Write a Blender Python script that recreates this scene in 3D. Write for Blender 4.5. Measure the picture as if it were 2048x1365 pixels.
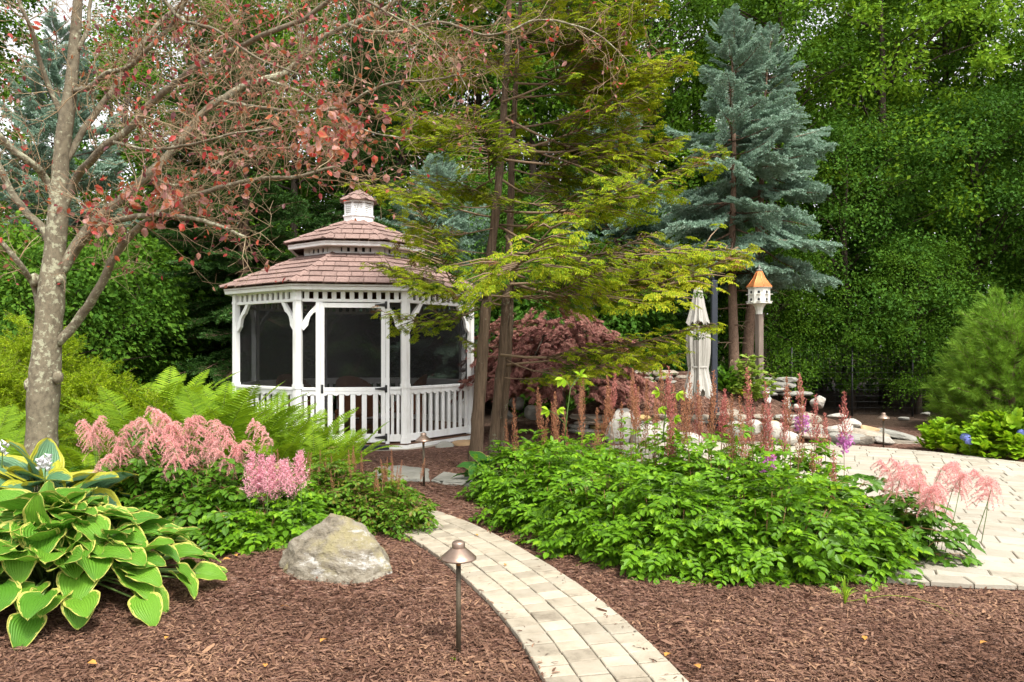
import bpy, math, random
import numpy as np
from mathutils import Matrix, Vector
PI = math.pi
for o in list(bpy.data.objects): bpy.data.objects.remove(o)
SC = bpy.context.scene
COL = SC.collection
# ---------------------------------------------------------------- camera, sky, sun, exposure
FPX, HOR, EYE = 1450.0, 700.0, 1.5
cam_d = bpy.data.cameras.new('camera'); cam = bpy.data.objects.new('camera', cam_d); COL.objects.link(cam)
cam.location = (0, 0, EYE); cam.rotation_euler = (PI/2, 0, 0)
cam_d.sensor_width = 36; cam_d.lens = FPX/2048*36; cam_d.shift_y = (HOR-682.5)/2048
cam_d.clip_start = 0.05; cam_d.clip_end = 1500
SC.camera = cam
SUN_EL, SUN_AZ = math.radians(58), math.radians(150)      # azimuth clockwise from +Y; behind and right of the camera
w = bpy.data.worlds.new('World'); SC.world = w; w.use_nodes = True
nt = w.node_tree; nt.nodes.clear()
sky = nt.nodes.new('ShaderNodeTexSky'); sky.sky_type = 'NISHITA'; sky.sun_disc = False
sky.sun_elevation = SUN_EL; sky.sun_rotation = SUN_AZ; sky.air_density = 1.0; sky.dust_density = 3.0; sky.ozone_density = 1.0
hs = nt.nodes.new('ShaderNodeHueSaturation'); hs.inputs['Saturation'].default_value = 0.06; hs.inputs['Value'].default_value = 1.0
bg = nt.nodes.new('ShaderNodeBackground'); bg.inputs['Strength'].default_value = 0.12
wo = nt.nodes.new('ShaderNodeOutputWorld')
nt.links.new(sky.outputs[0], hs.inputs['Color']); nt.links.new(hs.outputs[0], bg.inputs['Color']); nt.links.new(bg.outputs[0], wo.inputs['Surface'])
sd = bpy.data.lights.new('sun', 'SUN'); so = bpy.data.objects.new('sun', sd); COL.objects.link(so)
sd.energy = 1.5; sd.angle = math.radians(10); sd.color = (1.0, 0.95, 0.86)
sv = Vector((math.sin(SUN_AZ)*math.cos(SUN_EL), math.cos(SUN_AZ)*math.cos(SUN_EL), math.sin(SUN_EL)))
so.rotation_euler = sv.to_track_quat('Z', 'Y').to_euler(); so.location = sv*60
vs = SC.view_settings
SC.display_settings.display_device = 'sRGB'
vs.view_transform = 'Standard'; vs.look = 'None'; vs.gamma = 1; vs.use_curve_mapping = False
vs.exposure = 1.72
SC.render.engine = 'CYCLES'
cy = SC.cycles
cy.max_bounces = 8; cy.diffuse_bounces = 4; cy.glossy_bounces = 2; cy.transmission_bounces = 4; cy.transparent_max_bounces = 8
cy.use_denoising = True; cy.use_adaptive_sampling = True; cy.adaptive_threshold = 0.02
cy.caustics_reflective = False; cy.caustics_refractive = False
try: cy.denoiser = 'OPENIMAGEDENOISE'; cy.denoising_prefilter = 'ACCURATE'
except Exception: pass

# ---------------------------------------------------------------- small helpers
RS = np.random.RandomState
def P(px, py, D): return np.array([(px-1024)/FPX*D, D, EYE-(py-HOR)/FPX*D])
def hgt(x, y):
    x = np.asarray(x, float); y = np.asarray(y, float)
    h = 1.08*np.exp(-((x-3.3)/2.0)**2-((y-13.65)/1.25)**2)
    h = h+0.16*np.exp(-((x+3.4)/1.7)**2-((y-6.4)/1.5)**2)
    h = h+0.10*np.exp(-((x+1.2)/0.6)**2-((y-4.9)/0.45)**2)
    n = np.sin(x*3.1+1.3*np.sin(y*2.3))*np.sin(y*2.7+1.1*np.sin(x*1.9+1))
    bed = np.clip((path_dist(x, y)-0.36)/0.25, 0, 1)*np.clip((np.hypot(x-PAT[0], y-PAT[1])-PAT[2]-0.1)/0.3, 0, 1)
    return (h+0.018*n+0.02)*bed
PAT = (3.40, 8.05, 3.55)
PATHC = np.array([(0.85, 1.0), (0.62, 2.2), (0.455, 3.27), (0.27, 4.03), (0.0, 4.76), (-0.38, 5.58), (-0.70, 6.12), (-1.08, 6.6), (-1.55, 6.98), (-2.1, 7.2)])
def _smooth(P0, n=400):
    t = np.r_[0, np.cumsum(np.hypot(*np.diff(P0, axis=0).T))]
    k = len(t); out = []
    m = np.gradient(P0, t, axis=0)
    for s in np.linspace(0, t[-1], n):
        i = min(max(np.searchsorted(t, s)-1, 0), k-2); h = t[i+1]-t[i]; u = (s-t[i])/h
        out.append((2*u**3-3*u**2+1)*P0[i]+(u**3-2*u*u+u)*h*m[i]+(-2*u**3+3*u*u)*P0[i+1]+(u**3-u*u)*h*m[i+1])
    return np.array(out)
PATHS = _smooth(PATHC)
def path_dist(x, y):
    x = np.asarray(x, float); y = np.asarray(y, float)
    d = np.full(np.broadcast(x, y).shape, 9.0)
    for q in PATHS[::5]: d = np.minimum(d, np.hypot(x-q[0], y-q[1]))
    return d
def norm(v): return v/np.maximum(np.linalg.norm(v, axis=-1, keepdims=True), 1e-9)
def frames(d, up):
    """columns: x = side, y = along d, z = normal near up"""
    d = norm(np.asarray(d, float)); up = np.broadcast_to(np.asarray(up, float), d.shape)
    x = norm(np.cross(d, up)); z = np.cross(x, d)
    return np.stack([x, d, z], axis=-1)
class Geo:
    def __init__(s): s.V = []; s.T = []; s.M = []; s.S = []; s.U = []; s.n = 0
    def add(s, V, T, mat=0, smooth=False, uv=None):
        V = np.asarray(V, float).reshape(-1, 3); T = np.asarray(T, int).reshape(-1, 3)
        s.V.append(V); s.T.append(T+s.n); s.n += len(V)
        s.M.append(np.full(len(T), mat) if np.isscalar(mat) else np.asarray(mat)); s.S.append(np.full(len(T), smooth))
        s.U.append(np.zeros((len(V), 2)) if uv is None else uv)
        return s
    def quads(s, V, Q, mat=0, smooth=False, uv=None):
        Q = np.asarray(Q, int).reshape(-1, 4)
        return s.add(V, np.r_[Q[:, [0, 1, 2]], Q[:, [0, 2, 3]]], mat, smooth, uv)
    def inst(s, tpl, R, T, sc=1.0, mat=0, smooth=False):
        V, F = tpl[0], tpl[1]; N = len(T)
        if N == 0: return s
        sc = np.asarray(sc, float)
        if sc.ndim == 0: sc = np.full(N, sc)
        W = V[None] * (sc[:, None, None] if sc.ndim == 1 else sc[:, None, :])
        W = np.einsum('nij,nkj->nki', R, W)+np.asarray(T)[:, None, :]
        FF = (F[None]+(np.arange(N)*len(V))[:, None, None]).reshape(-1, 3)
        return s.add(W.reshape(-1, 3), FF, mat, smooth)
    def tube(s, pts, rad, n=6, mat=0, smooth=True, cap=True, wob=0.0, seed=0):
        pts = np.asarray(pts, float); k = len(pts); rad = np.broadcast_to(np.asarray(rad, float), (k,))
        d = norm(np.gradient(pts, axis=0)); ref = np.array([0, 0, 1.0]) if abs(d[0, 2]) < 0.9 else np.array([0, 1.0, 0])
        x = np.zeros_like(d); v = ref
        for i in range(k):
            a = np.cross(d[i], v); 
            if np.linalg.norm(a) < 1e-5: a = np.cross(d[i], [1, 0.3, 0.2])
            x[i] = a/np.linalg.norm(a); v = np.cross(x[i], d[i])
        y = np.cross(d, x); ang = np.arange(n)*2*PI/n
        r = rad[:, None]*np.ones((1, n))
        if wob: r = r*(1+wob*RS(seed).uniform(-1, 1, (k, n)))
        V = pts[:, None]+r[..., None]*(np.cos(ang)[None, :, None]*x[:, None]+np.sin(ang)[None, :, None]*y[:, None])
        V = V.reshape(-1, 3); Q = []
        for i in range(k-1):
            for j in range(n): Q.append((i*n+j, i*n+(j+1) % n, (i+1)*n+(j+1) % n, (i+1)*n+j))
        Q = np.array(Q); T = np.r_[Q[:, [0, 1, 2]], Q[:, [0, 2, 3]]]
        if cap:
            c = [(k-1)*n+j for j in range(n)]; T = np.r_[T, [(c[0], c[j], c[j+1]) for j in range(1, n-1)], [(0, j+1, j) for j in range(1, n-1)]]
        return s.add(V, T, mat, smooth)
    def box(s, c, size, R=None, mat=0, bev=0.0):
        c = np.asarray(c, float); h = np.asarray(size, float)/2
        if bev <= 0:
            V = np.array([(x, y, z) for z in (-1, 1) for y in (-1, 1) for x in (-1, 1)], float)*h
            Q = [(0, 2, 3, 1), (4, 5, 7, 6), (0, 1, 5, 4), (2, 6, 7, 3), (0, 4, 6, 2), (1, 3, 7, 5)]
        else:
            V, Q = bevbox(h, bev)
        if R is not None: V = V@np.asarray(R).T
        return s.quads(V+c, Q, mat)
    def prism(s, poly, z0, z1, R=None, c=(0, 0, 0), mat=0):
        """poly: convex-ish ccw 2D outline extruded in z"""
        poly = np.asarray(poly, float); n = len(poly); m = poly.mean(0)
        V = np.r_[np.c_[poly, np.full(n, z0)], np.c_[poly, np.full(n, z1)], [[m[0], m[1], z0], [m[0], m[1], z1]]]
        T = []
        for i in range(n):
            j = (i+1) % n; T += [(i, j, n+j), (i, n+j, n+i), (2*n, j, i), (2*n+1, n+i, n+j)]
        if R is not None: V = V@np.asarray(R).T
        return s.add(V+np.asarray(c), T, mat)
    def lathe(s, prof, n=16, c=(0, 0, 0), mat=0, smooth=True, rot=0.0):
        prof = np.asarray(prof, float); k = len(prof); a = np.arange(n)*2*PI/n+rot
        V = np.stack([prof[:, 0:1]*np.cos(a), prof[:, 0:1]*np.sin(a), prof[:, 1:2]*np.ones((1, n))], -1).reshape(-1, 3)+np.asarray(c)
        Q = [(i*n+j, i*n+(j+1) % n, (i+1)*n+(j+1) % n, (i+1)*n+j) for i in range(k-1) for j in range(n)]
        return s.quads(V, Q, mat, smooth)
    def mesh(s, name, mats, uv=False):
        V = np.concatenate(s.V); T = np.concatenate(s.T); m = bpy.data.meshes.new(name)
        m.vertices.add(len(V)); m.vertices.foreach_set('co', V.astype(np.float32).ravel())
        m.loops.add(len(T)*3); m.loops.foreach_set('vertex_index', T.astype(np.int32).ravel())
        m.polygons.add(len(T)); m.polygons.foreach_set('loop_start', (np.arange(len(T))*3).astype(np.int32))
        m.polygons.foreach_set('material_index', np.concatenate(s.M).astype(np.int32))
        m.polygons.foreach_set('use_smooth', np.concatenate(s.S).astype(bool))
        if uv:
            l = m.uv_layers.new(name='UVMap'); l.data.foreach_set('uv', np.concatenate(s.U)[T.ravel()].astype(np.float32).ravel())
        for x in (mats if isinstance(mats, (list, tuple)) else [mats]): m.materials.append(x)
        m.update(calc_edges=True); m.validate(); return m
    def obj(s, name, mats, parent=None, uv=False): return link(name, s.mesh(name, mats, uv), parent)
def bevbox(h, b):
    h = np.asarray(h, float); b = min(b, h.min()*0.8)
    V = []; idx = {}
    for ax in range(3):
        for sg in (-1, 1):
            o = [a for a in range(3) if a != ax]
            for s1, s2 in ((-1, -1), (1, -1), (1, 1), (-1, 1)):
                p = np.zeros(3); p[ax] = sg*h[ax]; p[o[0]] = s1*(h[o[0]]-b); p[o[1]] = s2*(h[o[1]]-b)
                k = [0, 0, 0]; k[ax] = sg; k[o[0]] = s1; k[o[1]] = s2
                idx[(ax, tuple(k))] = len(V); V.append(p)
    Q = []
    for ax in range(3):
        o = [a for a in range(3) if a != ax]
        for sg in (-1, 1):
            q = []
            for s1, s2 in ((-1, -1), (1, -1), (1, 1), (-1, 1)):
                k = [0, 0, 0]; k[ax] = sg; k[o[0]] = s1; k[o[1]] = s2; q.append(idx[(ax, tuple(k))])
            Q.append(q)
    for ax in range(3):
        o = [a for a in range(3) if a != ax]
        for s1 in (-1, 1):
            for s2 in (-1, 1):
                def K(a, t):
                    k = [0, 0, 0]; k[ax] = t; k[o[0]] = s1; k[o[1]] = s2; return idx[(a, tuple(k))]
                Q.append([K(o[0], -1), K(o[0], 1), K(o[1], 1), K(o[1], -1)])
    for a in (-1, 1):
        for b_ in (-1, 1):
            for c in (-1, 1):
                k = (a, b_, c); t = [idx[(0, k)], idx[(1, k)], idx[(2, k)]]; Q.append([t[0], t[1], t[2], t[2]])
    return np.array(V), np.array(Q)
def link(name, mesh, parent=None, M=None):
    o = bpy.data.objects.new(name, mesh); COL.objects.link(o)
    if parent is not None: o.parent = parent
    if M is not None: o.matrix_basis = M
    return o
def mat4(R, T, sc=1.0):
    R = np.asarray(R)*(sc if np.isscalar(sc) else np.asarray(sc)[None, :])
    return Matrix([[*R[0], T[0]], [*R[1], T[1]], [*R[2], T[2]], [0, 0, 0, 1]])
def thing(name, label, cat, loc=(0, 0, 0), rz=0.0, group=None):
    o = bpy.data.objects.new(name, None); COL.objects.link(o); o.empty_display_size = 0.1
    o.location = loc; o.rotation_euler = (0, 0, rz); return tag(o, label, cat, group)
def tag(o, label, cat, group=None, kind=None):
    o['label'] = label; o['category'] = cat
    if group: o['group'] = group
    if kind: o['kind'] = kind
    return o
def stuff(o): o['kind'] = 'stuff'; return o
def rotz(a): c, s = math.cos(a), math.sin(a); return np.array([[c, -s, 0], [s, c, 0], [0, 0, 1.0]])
def rotx(a): c, s = math.cos(a), math.sin(a); return np.array([[1, 0, 0], [0, c, -s], [0, s, c.real]])
def roty(a): c, s = math.cos(a), math.sin(a); return np.array([[c, 0, s], [0, 1, 0], [-s, 0, c]])

# ---------------------------------------------------------------- materials
def newmat(name):
    m = bpy.data.materials.new(name); m.use_nodes = True; n = m.node_tree.nodes
    return m, n, m.node_tree.links, n['Principled BSDF']
def ramp(n, stops):
    r = n.new('ShaderNodeValToRGB'); e = r.color_ramp.elements
    while len(e) < len(stops): e.new(0.5)
    for x, (p, c) in zip(e, stops): x.position = p; x.color = (*c, 1)
    return r
def leafmat(name, cols, transl=0.3, rough=0.5, spec=0.35, tint=1.15):
    rough = min(1, rough+0.08); spec *= 0.65
    """cols: list of colours; one picked per leaf, shifted a little per plant piece"""
    m, n, l, b = newmat(name)
    g = n.new('ShaderNodeNewGeometry'); oi = n.new('ShaderNodeObjectInfo')
    mx = n.new('ShaderNodeMath'); mx.operation = 'MULTIPLY_ADD'; mx.inputs[1].default_value = 0.3; 
    m2 = n.new('ShaderNodeMath'); m2.operation = 'MULTIPLY'; m2.inputs[1].default_value = 0.7
    l.new(g.outputs['Random Per Island'], m2.inputs[0]); l.new(oi.outputs['Random'], mx.inputs[0]); l.new(oi.outputs['Random'], mx.inputs[0])
    tc = n.new('ShaderNodeTexCoord'); ns = n.new('ShaderNodeTexNoise'); ns.inputs['Scale'].default_value = 1.1; ns.inputs['Detail'].default_value = 3; l.new(tc.outputs['Object'], ns.inputs['Vector'])
    mr = n.new('ShaderNodeMapRange'); mr.inputs['From Min'].default_value = 0.3; mr.inputs['From Max'].default_value = 0.7; mr.inputs['To Min'].default_value = -0.25; mr.inputs['To Max'].default_value = 0.25; l.new(ns.outputs['Fac'], mr.inputs['Value'])
    m3 = n.new('ShaderNodeMath'); m3.operation = 'ADD'; l.new(m2.outputs[0], m3.inputs[0]); l.new(mr.outputs[0], m3.inputs[1])
    cols = [(q[0]*1.42, q[1]*1.22, q[2]*0.60) if q[1] > q[0] and q[1] > 1.45*q[2] else q for q in cols]   # sunny yellow green
    l.new(m3.outputs[0], mx.inputs[2])
    k = len(cols); r = ramp(n, [(i/(k-1) if k > 1 else 0, c) for i, c in enumerate(cols)])
    l.new(mx.outputs[0], r.inputs[0]); l.new(r.outputs[0], b.inputs['Base Color'])
    b.inputs['Roughness'].default_value = rough; b.inputs['Specular IOR Level'].default_value = spec
    if transl > 0:
        t = n.new('ShaderNodeBsdfTranslucent'); hv = n.new('ShaderNodeHueSaturation'); hv.inputs['Value'].default_value = tint; hv.inputs['Hue'].default_value = 0.49
        l.new(r.outputs[0], hv.inputs['Color']); l.new(hv.outputs[0], t.inputs['Color'])
        ms = n.new('ShaderNodeMixShader'); ms.inputs[0].default_value = transl
        l.new(b.outputs[0], ms.inputs[1]); l.new(t.outputs[0], ms.inputs[2]); l.new(ms.outputs[0], n['Material Output'].inputs['Surface'])
    return m
def noisemat(name, stops, scale=8, rough=0.85, bump=0.3, bscale=40, stretch=(1, 1, 1), detail=6, spec=0.3, metal=0.0, perobj=0.0, bdist=0.01, rscale=None):
    m, n, l, b = newmat(name)
    tc = n.new('ShaderNodeTexCoord'); mp = n.new('ShaderNodeMapping'); mp.inputs['Scale'].default_value = stretch
    l.new(tc.outputs['Object'], mp.inputs['Vector'])
    oi = n.new('ShaderNodeObjectInfo'); va = n.new('ShaderNodeVectorMath'); va.operation = 'ADD'
    sc_ = n.new('ShaderNodeVectorMath'); sc_.operation = 'SCALE'; sc_.inputs[0].default_value = (37.1, 17.3, 23.7)
    l.new(oi.outputs['Random'], sc_.inputs['Scale']); l.new(mp.outputs[0], va.inputs[0]); l.new(sc_.outputs[0], va.inputs[1])
    a = n.new('ShaderNodeTexNoise'); a.inputs['Scale'].default_value = scale; a.inputs['Detail'].default_value = detail; a.inputs['Roughness'].default_value = 0.65
    l.new(va.outputs[0], a.inputs['Vector']); r = ramp(n, stops); l.new(a.outputs['Fac'], r.inputs[0]); out = r.outputs[0]
    if perobj:
        mr = n.new('ShaderNodeMapRange'); mr.inputs['To Min'].default_value = 1-perobj; mr.inputs['To Max'].default_value = 1+perobj
        l.new(oi.outputs['Random'], mr.inputs['Value']); h = n.new('ShaderNodeHueSaturation'); l.new(mr.outputs[0], h.inputs['Value']); l.new(out, h.inputs['Color']); out = h.outputs[0]
    l.new(out, b.inputs['Base Color'])
    b.inputs['Roughness'].default_value = rough; b.inputs['Specular IOR Level'].default_value = spec; b.inputs['Metallic'].default_value = metal
    if bump:
        c = n.new('ShaderNodeTexNoise'); c.inputs['Scale'].default_value = bscale; c.inputs['Detail'].default_value = 8; l.new(va.outputs[0], c.inputs['Vector'])
        bp = n.new('ShaderNodeBump'); bp.inputs['Strength'].default_value = bump; bp.inputs['Distance'].default_value = bdist
        l.new(c.outputs['Fac'], bp.inputs['Height']); l.new(bp.outputs[0], b.inputs['Normal'])
    return m
def plain(name, c, rough=0.5, metal=0.0, spec=0.5):
    m, n, l, b = newmat(name); b.inputs['Base Color'].default_value = (*c, 1); b.inputs['Roughness'].default_value = rough
    b.inputs['Metallic'].default_value = metal; b.inputs['Specular IOR Level'].default_value = spec; return m
MT = {}
MT['white'] = noisemat('white_paint', [(0.25, (0.60, 0.585, 0.54)), (0.42, (0.77, 0.765, 0.745)), (0.55, (0.80, 0.80, 0.79)), (1, (0.84, 0.84, 0.83))], 6, 0.45, 0.08, 60, (1, 1, 0.25))
MT['shingle'] = noisemat('cedar_shingle', [(0.25, (0.135, 0.086, 0.071)), (0.5, (0.232, 0.153, 0.131)), (0.75, (0.30, 0.21, 0.182))], 14, 0.9, 0.5, 70, (2, 2, 2), perobj=0.13)
MT['deckwood'] = noisemat('deck_wood', [(0.3, (0.10, 0.05, 0.03)), (0.7, (0.17, 0.09, 0.055))], 8, 0.7, 0.2, 40, (1, 6, 6))
MT['wicker'] = noisemat('brown_wicker', [(0.3, (0.13, 0.05, 0.025)), (0.7, (0.24, 0.10, 0.05))], 60, 0.6, 0.6, 120)
MT['cushion'] = noisemat('cushion_cloth', [(0.3, (0.25, 0.10, 0.06)), (0.7, (0.32, 0.14, 0.08))], 20, 0.9, 0.2, 100)
MT['concrete'] = noisemat('concrete', [(0.3, (0.306, 0.272, 0.221)), (0.7, (0.399, 0.365, 0.306))], 8, 0.9, 0.3, 60)
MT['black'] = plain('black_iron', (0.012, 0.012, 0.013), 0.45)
MT['grey_pole'] = noisemat('slate_pole', [(0.3, (0.022, 0.027, 0.036)), (0.7, (0.032, 0.038, 0.05))], 10, 0.4, 0.0)
MT['bronze'] = noisemat('aged_bronze', [(0.3, (0.24, 0.17, 0.13)), (0.7, (0.36, 0.27, 0.215))], 9, 0.42, 0.05, 50, metal=0.85)
MT['bronze_post'] = noisemat('dark_bronze', [(0.3, (0.055, 0.045, 0.03)), (0.7, (0.095, 0.075, 0.05))], 18, 0.6, 0.15, 80, metal=0.4)
MT['brass'] = plain('amber_socket', (0.28, 0.13, 0.03), 0.4, 0.5)
MT['copper'] = noisemat('copper_sheet', [(0.25, (0.42, 0.14, 0.05)), (0.6, (0.66, 0.25, 0.09)), (0.9, (0.72, 0.32, 0.13))], 5, 0.35, 0.05, 40, metal=0.75)
MT['oldwhite'] = noisemat('weathered_white_paint', [(0.3, (0.46, 0.45, 0.38)), (0.5, (0.66, 0.65, 0.58)), (0.8, (0.72, 0.71, 0.66))], 9, 0.7, 0.2, 60, (1, 1, 0.3))
MT['postwood'] = noisemat('grey_post_wood', [(0.3, (0.13, 0.10, 0.08)), (0.7, (0.24, 0.19, 0.155))], 8, 0.9, 0.4, 30, (4, 4, 0.4))
MT['canvas'] = noisemat('off_white_canvas', [(0.3, (0.31, 0.295, 0.26)), (0.7, (0.41, 0.395, 0.36))], 4, 0.9, 0.1, 40, (1, 1, 0.3))
MT['glaze'] = noisemat('white_glaze', [(0.35, (0.40, 0.62, 0.56)), (0.5, (0.74, 0.76, 0.72)), (0.9, (0.8, 0.8, 0.77))], 9, 0.25, 0)
MT['glaze_green'] = plain('green_glaze', (0.10, 0.33, 0.28), 0.25)
def bouldermat():
    m, n, l, b = newmat('boulder_stone'); tc = n.new('ShaderNodeTexCoord')
    def tex(sc, det, st, rough=0.65):
        mp = n.new('ShaderNodeMapping'); mp.inputs['Scale'].default_value = st; mp.inputs['Rotation'].default_value = (0.3, 0.5, 0.2); l.new(tc.outputs['Object'], mp.inputs['Vector'])
        q = n.new('ShaderNodeTexNoise'); q.inputs['Scale'].default_value = sc; q.inputs['Detail'].default_value = det; q.inputs['Roughness'].default_value = rough; l.new(mp.outputs[0], q.inputs['Vector']); return q.outputs['Fac']
    def mix(f, A, B):
        x = n.new('ShaderNodeMix'); x.data_type = 'RGBA'; l.new(f, x.inputs['Factor'])
        for k, v in (('A', A), ('B', B)):
            if isinstance(v, tuple): x.inputs[k].default_value = (*v, 1)
            else: l.new(v, x.inputs[k])
        return x.outputs['Result']
    base = ramp(n, [(0.32, (0.075, 0.062, 0.045)), (0.46, (0.19, 0.163, 0.12)), (0.6, (0.285, 0.255, 0.20))]); t1 = tex(7, 12, (1, 1, 2.2), 0.72); l.new(t1, base.inputs[0])
    f1 = ramp(n, [(0.50, (0, 0, 0)), (0.60, (1, 1, 1))]); l.new(tex(3.1, 8, (1, 1.4, 1)), f1.inputs[0]); out = mix(f1.outputs[0], base.outputs[0], (0.27, 0.235, 0.13))
    f2 = ramp(n, [(0.565, (0, 0, 0)), (0.62, (0.85, 0.85, 0.85))]); l.new(tex(4.2, 11, (0.7, 1.2, 2.0), 0.75), f2.inputs[0]); out = mix(f2.outputs[0], out, (0.45, 0.435, 0.40))
    f3 = ramp(n, [(0.66, (0, 0, 0)), (0.70, (0.8, 0.8, 0.8))]); l.new(tex(13, 6, (1, 1, 3)), f3.inputs[0]); out = mix(f3.outputs[0], out, (0.05, 0.045, 0.036))
    l.new(out, b.inputs['Base Color']); b.inputs['Roughness'].default_value = 0.92; b.inputs['Specular IOR Level'].default_value = 0.25
    bp = n.new('ShaderNodeBump'); bp.inputs['Strength'].default_value = 0.9; bp.inputs['Distance'].default_value = 0.05; l.new(t1, bp.inputs['Height']); l.new(bp.outputs[0], b.inputs['Normal']); return m
MT['boulder'] = bouldermat()
MT['fieldstone'] = noisemat('field_stone', [(0.25, (0.158, 0.13, 0.097)), (0.5, (0.288, 0.245, 0.191)), (0.8, (0.374, 0.335, 0.281))], 5, 0.9, 0.7, 22, (1, 1, 2.2), 8, perobj=0.22, bdist=0.03)
MT['greystone'] = noisemat('grey_flagstone', [(0.25, (0.16, 0.156, 0.132)), (0.5, (0.248, 0.24, 0.208)), (0.8, (0.32, 0.312, 0.272))], 5, 0.9, 0.5, 25, (1, 1, 2), 8, perobj=0.12, bdist=0.02)
MT['palestone'] = noisemat('pale_stone', [(0.3, (0.27, 0.245, 0.205)), (0.55, (0.40, 0.375, 0.33)), (0.8, (0.52, 0.50, 0.46))], 4, 0.85, 0.6, 20, (1, 1, 1), 8, bdist=0.03)
MT['tanstone'] = noisemat('tan_cobble', [(0.3, (0.36, 0.23, 0.12)), (0.7, (0.50, 0.35, 0.20))], 5, 0.85, 0.3, 30)
MT['ochrestone'] = noisemat('ochre_stone', [(0.3, (0.36, 0.25, 0.09)), (0.7, (0.5, 0.38, 0.17))], 5, 0.85, 0.5, 30)
MT['paver'] = noisemat('tumbled_paver', [(0.30, (0.18, 0.15, 0.11)), (0.42, (0.29, 0.25, 0.188)), (0.55, (0.335, 0.293, 0.225)), (0.8, (0.375, 0.34, 0.275))], 5, 0.9, 0.45, 90, detail=9, perobj=0.18, bdist=0.008)
MT['patiopaver'] = noisemat('patio_paver', [(0.28, (0.23, 0.20, 0.15)), (0.42, (0.32, 0.286, 0.226)), (0.55, (0.35, 0.315, 0.255)), (0.8, (0.385, 0.355, 0.305))], 3, 0.9, 0.4, 60, detail=9, perobj=0.12, bdist=0.008)
MT['joint'] = noisemat('dark_joint_sand', [(0.3, (0.05, 0.04, 0.028)), (0.7, (0.11, 0.088, 0.062))], 30, 1.0, 0.5, 120)
MT['sand'] = noisemat('joint_sand', [(0.3, (0.13, 0.105, 0.08)), (0.7, (0.22, 0.18, 0.14))], 30, 1.0, 0.5, 120)
MT['chip'] = leafmat('bark_chip', [(0.018, 0.008, 0.005), (0.056, 0.027, 0.016), (0.098, 0.049, 0.030), (0.135, 0.071, 0.046), (0.178, 0.100, 0.067), (0.27, 0.155, 0.092)], 0, 0.85, 0.3)
def screenmat():
    m, n, l, b = newmat('insect_screen'); b.inputs['Base Color'].default_value = (0.008, 0.008, 0.008, 1); b.inputs['Roughness'].default_value = 0.6; b.inputs['Specular IOR Level'].default_value = 0.25
    t = n.new('ShaderNodeBsdfTransparent'); ms = n.new('ShaderNodeMixShader'); ms.inputs[0].default_value = 0.5
    tc = n.new('ShaderNodeTexCoord'); ns = n.new('ShaderNodeTexNoise'); ns.inputs['Scale'].default_value = 3; l.new(tc.outputs['Object'], ns.inputs['Vector'])
    mr = n.new('ShaderNodeMapRange'); mr.inputs['To Min'].default_value = 0.30; mr.inputs['To Max'].default_value = 0.46; l.new(ns.outputs['Fac'], mr.inputs['Value']); l.new(mr.outputs[0], ms.inputs[0])
    l.new(t.outputs[0], ms.inputs[1]); l.new(b.outputs[0], ms.inputs[2]); l.new(ms.outputs[0], n['Material Output'].inputs['Surface']); return m
MT['screen'] = screenmat()
def groundmat():
    m, n, l, b = newmat('bark_mulch')
    tc = n.new('ShaderNodeTexCoord'); mp = n.new('ShaderNodeMapping'); mp.inputs['Scale'].default_value = (1, 2.2, 1); mp.inputs['Rotation'].default_value = (0, 0, 0.5)
    l.new(tc.outputs['Object'], mp.inputs['Vector'])
    v = n.new('ShaderNodeTexVoronoi'); v.inputs['Scale'].default_value = 26; l.new(mp.outputs[0], v.inputs['Vector'])
    v2 = n.new('ShaderNodeTexVoronoi'); v2.inputs['Scale'].default_value = 45; l.new(tc.outputs['Object'], v2.inputs['Vector'])
    sp = n.new('ShaderNodeSeparateColor'); l.new(v.outputs['Color'], sp.inputs[0])
    r = ramp(n, [(0, (0.045, 0.02, 0.013)), (0.35, (0.10, 0.046, 0.031)), (0.7, (0.155, 0.08, 0.056)), (0.92, (0.21, 0.12, 0.088)), (1, (0.30, 0.19, 0.14))]); l.new(sp.outputs[0], r.inputs[0])
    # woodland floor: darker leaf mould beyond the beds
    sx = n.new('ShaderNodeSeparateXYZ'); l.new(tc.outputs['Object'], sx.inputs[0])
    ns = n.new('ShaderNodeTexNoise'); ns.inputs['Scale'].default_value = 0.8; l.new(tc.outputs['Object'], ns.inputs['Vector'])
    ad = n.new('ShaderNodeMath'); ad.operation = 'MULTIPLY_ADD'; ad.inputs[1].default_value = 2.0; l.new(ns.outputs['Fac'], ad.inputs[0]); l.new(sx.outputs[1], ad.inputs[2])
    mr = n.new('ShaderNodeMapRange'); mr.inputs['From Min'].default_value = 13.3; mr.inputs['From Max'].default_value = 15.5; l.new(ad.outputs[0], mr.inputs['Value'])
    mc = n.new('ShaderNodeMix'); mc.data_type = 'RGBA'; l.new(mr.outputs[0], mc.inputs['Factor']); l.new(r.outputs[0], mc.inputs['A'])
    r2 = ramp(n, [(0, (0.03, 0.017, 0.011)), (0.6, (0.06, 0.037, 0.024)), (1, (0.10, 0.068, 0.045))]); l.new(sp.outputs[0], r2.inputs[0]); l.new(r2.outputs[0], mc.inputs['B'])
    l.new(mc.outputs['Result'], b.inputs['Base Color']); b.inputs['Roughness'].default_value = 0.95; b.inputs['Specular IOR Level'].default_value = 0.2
    bp = n.new('ShaderNodeBump'); bp.inputs['Strength'].default_value = 0.9; bp.inputs['Distance'].default_value = 0.02
    mm = n.new('ShaderNodeMath'); mm.operation = 'ADD'; l.new(v.outputs['Distance'], mm.inputs[0]); l.new(v2.outputs['Distance'], mm.inputs[1]); l.new(mm.outputs[0], bp.inputs['Height']); l.new(bp.outputs[0], b.inputs['Normal'])
    return m
MT['mulch'] = groundmat()
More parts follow.
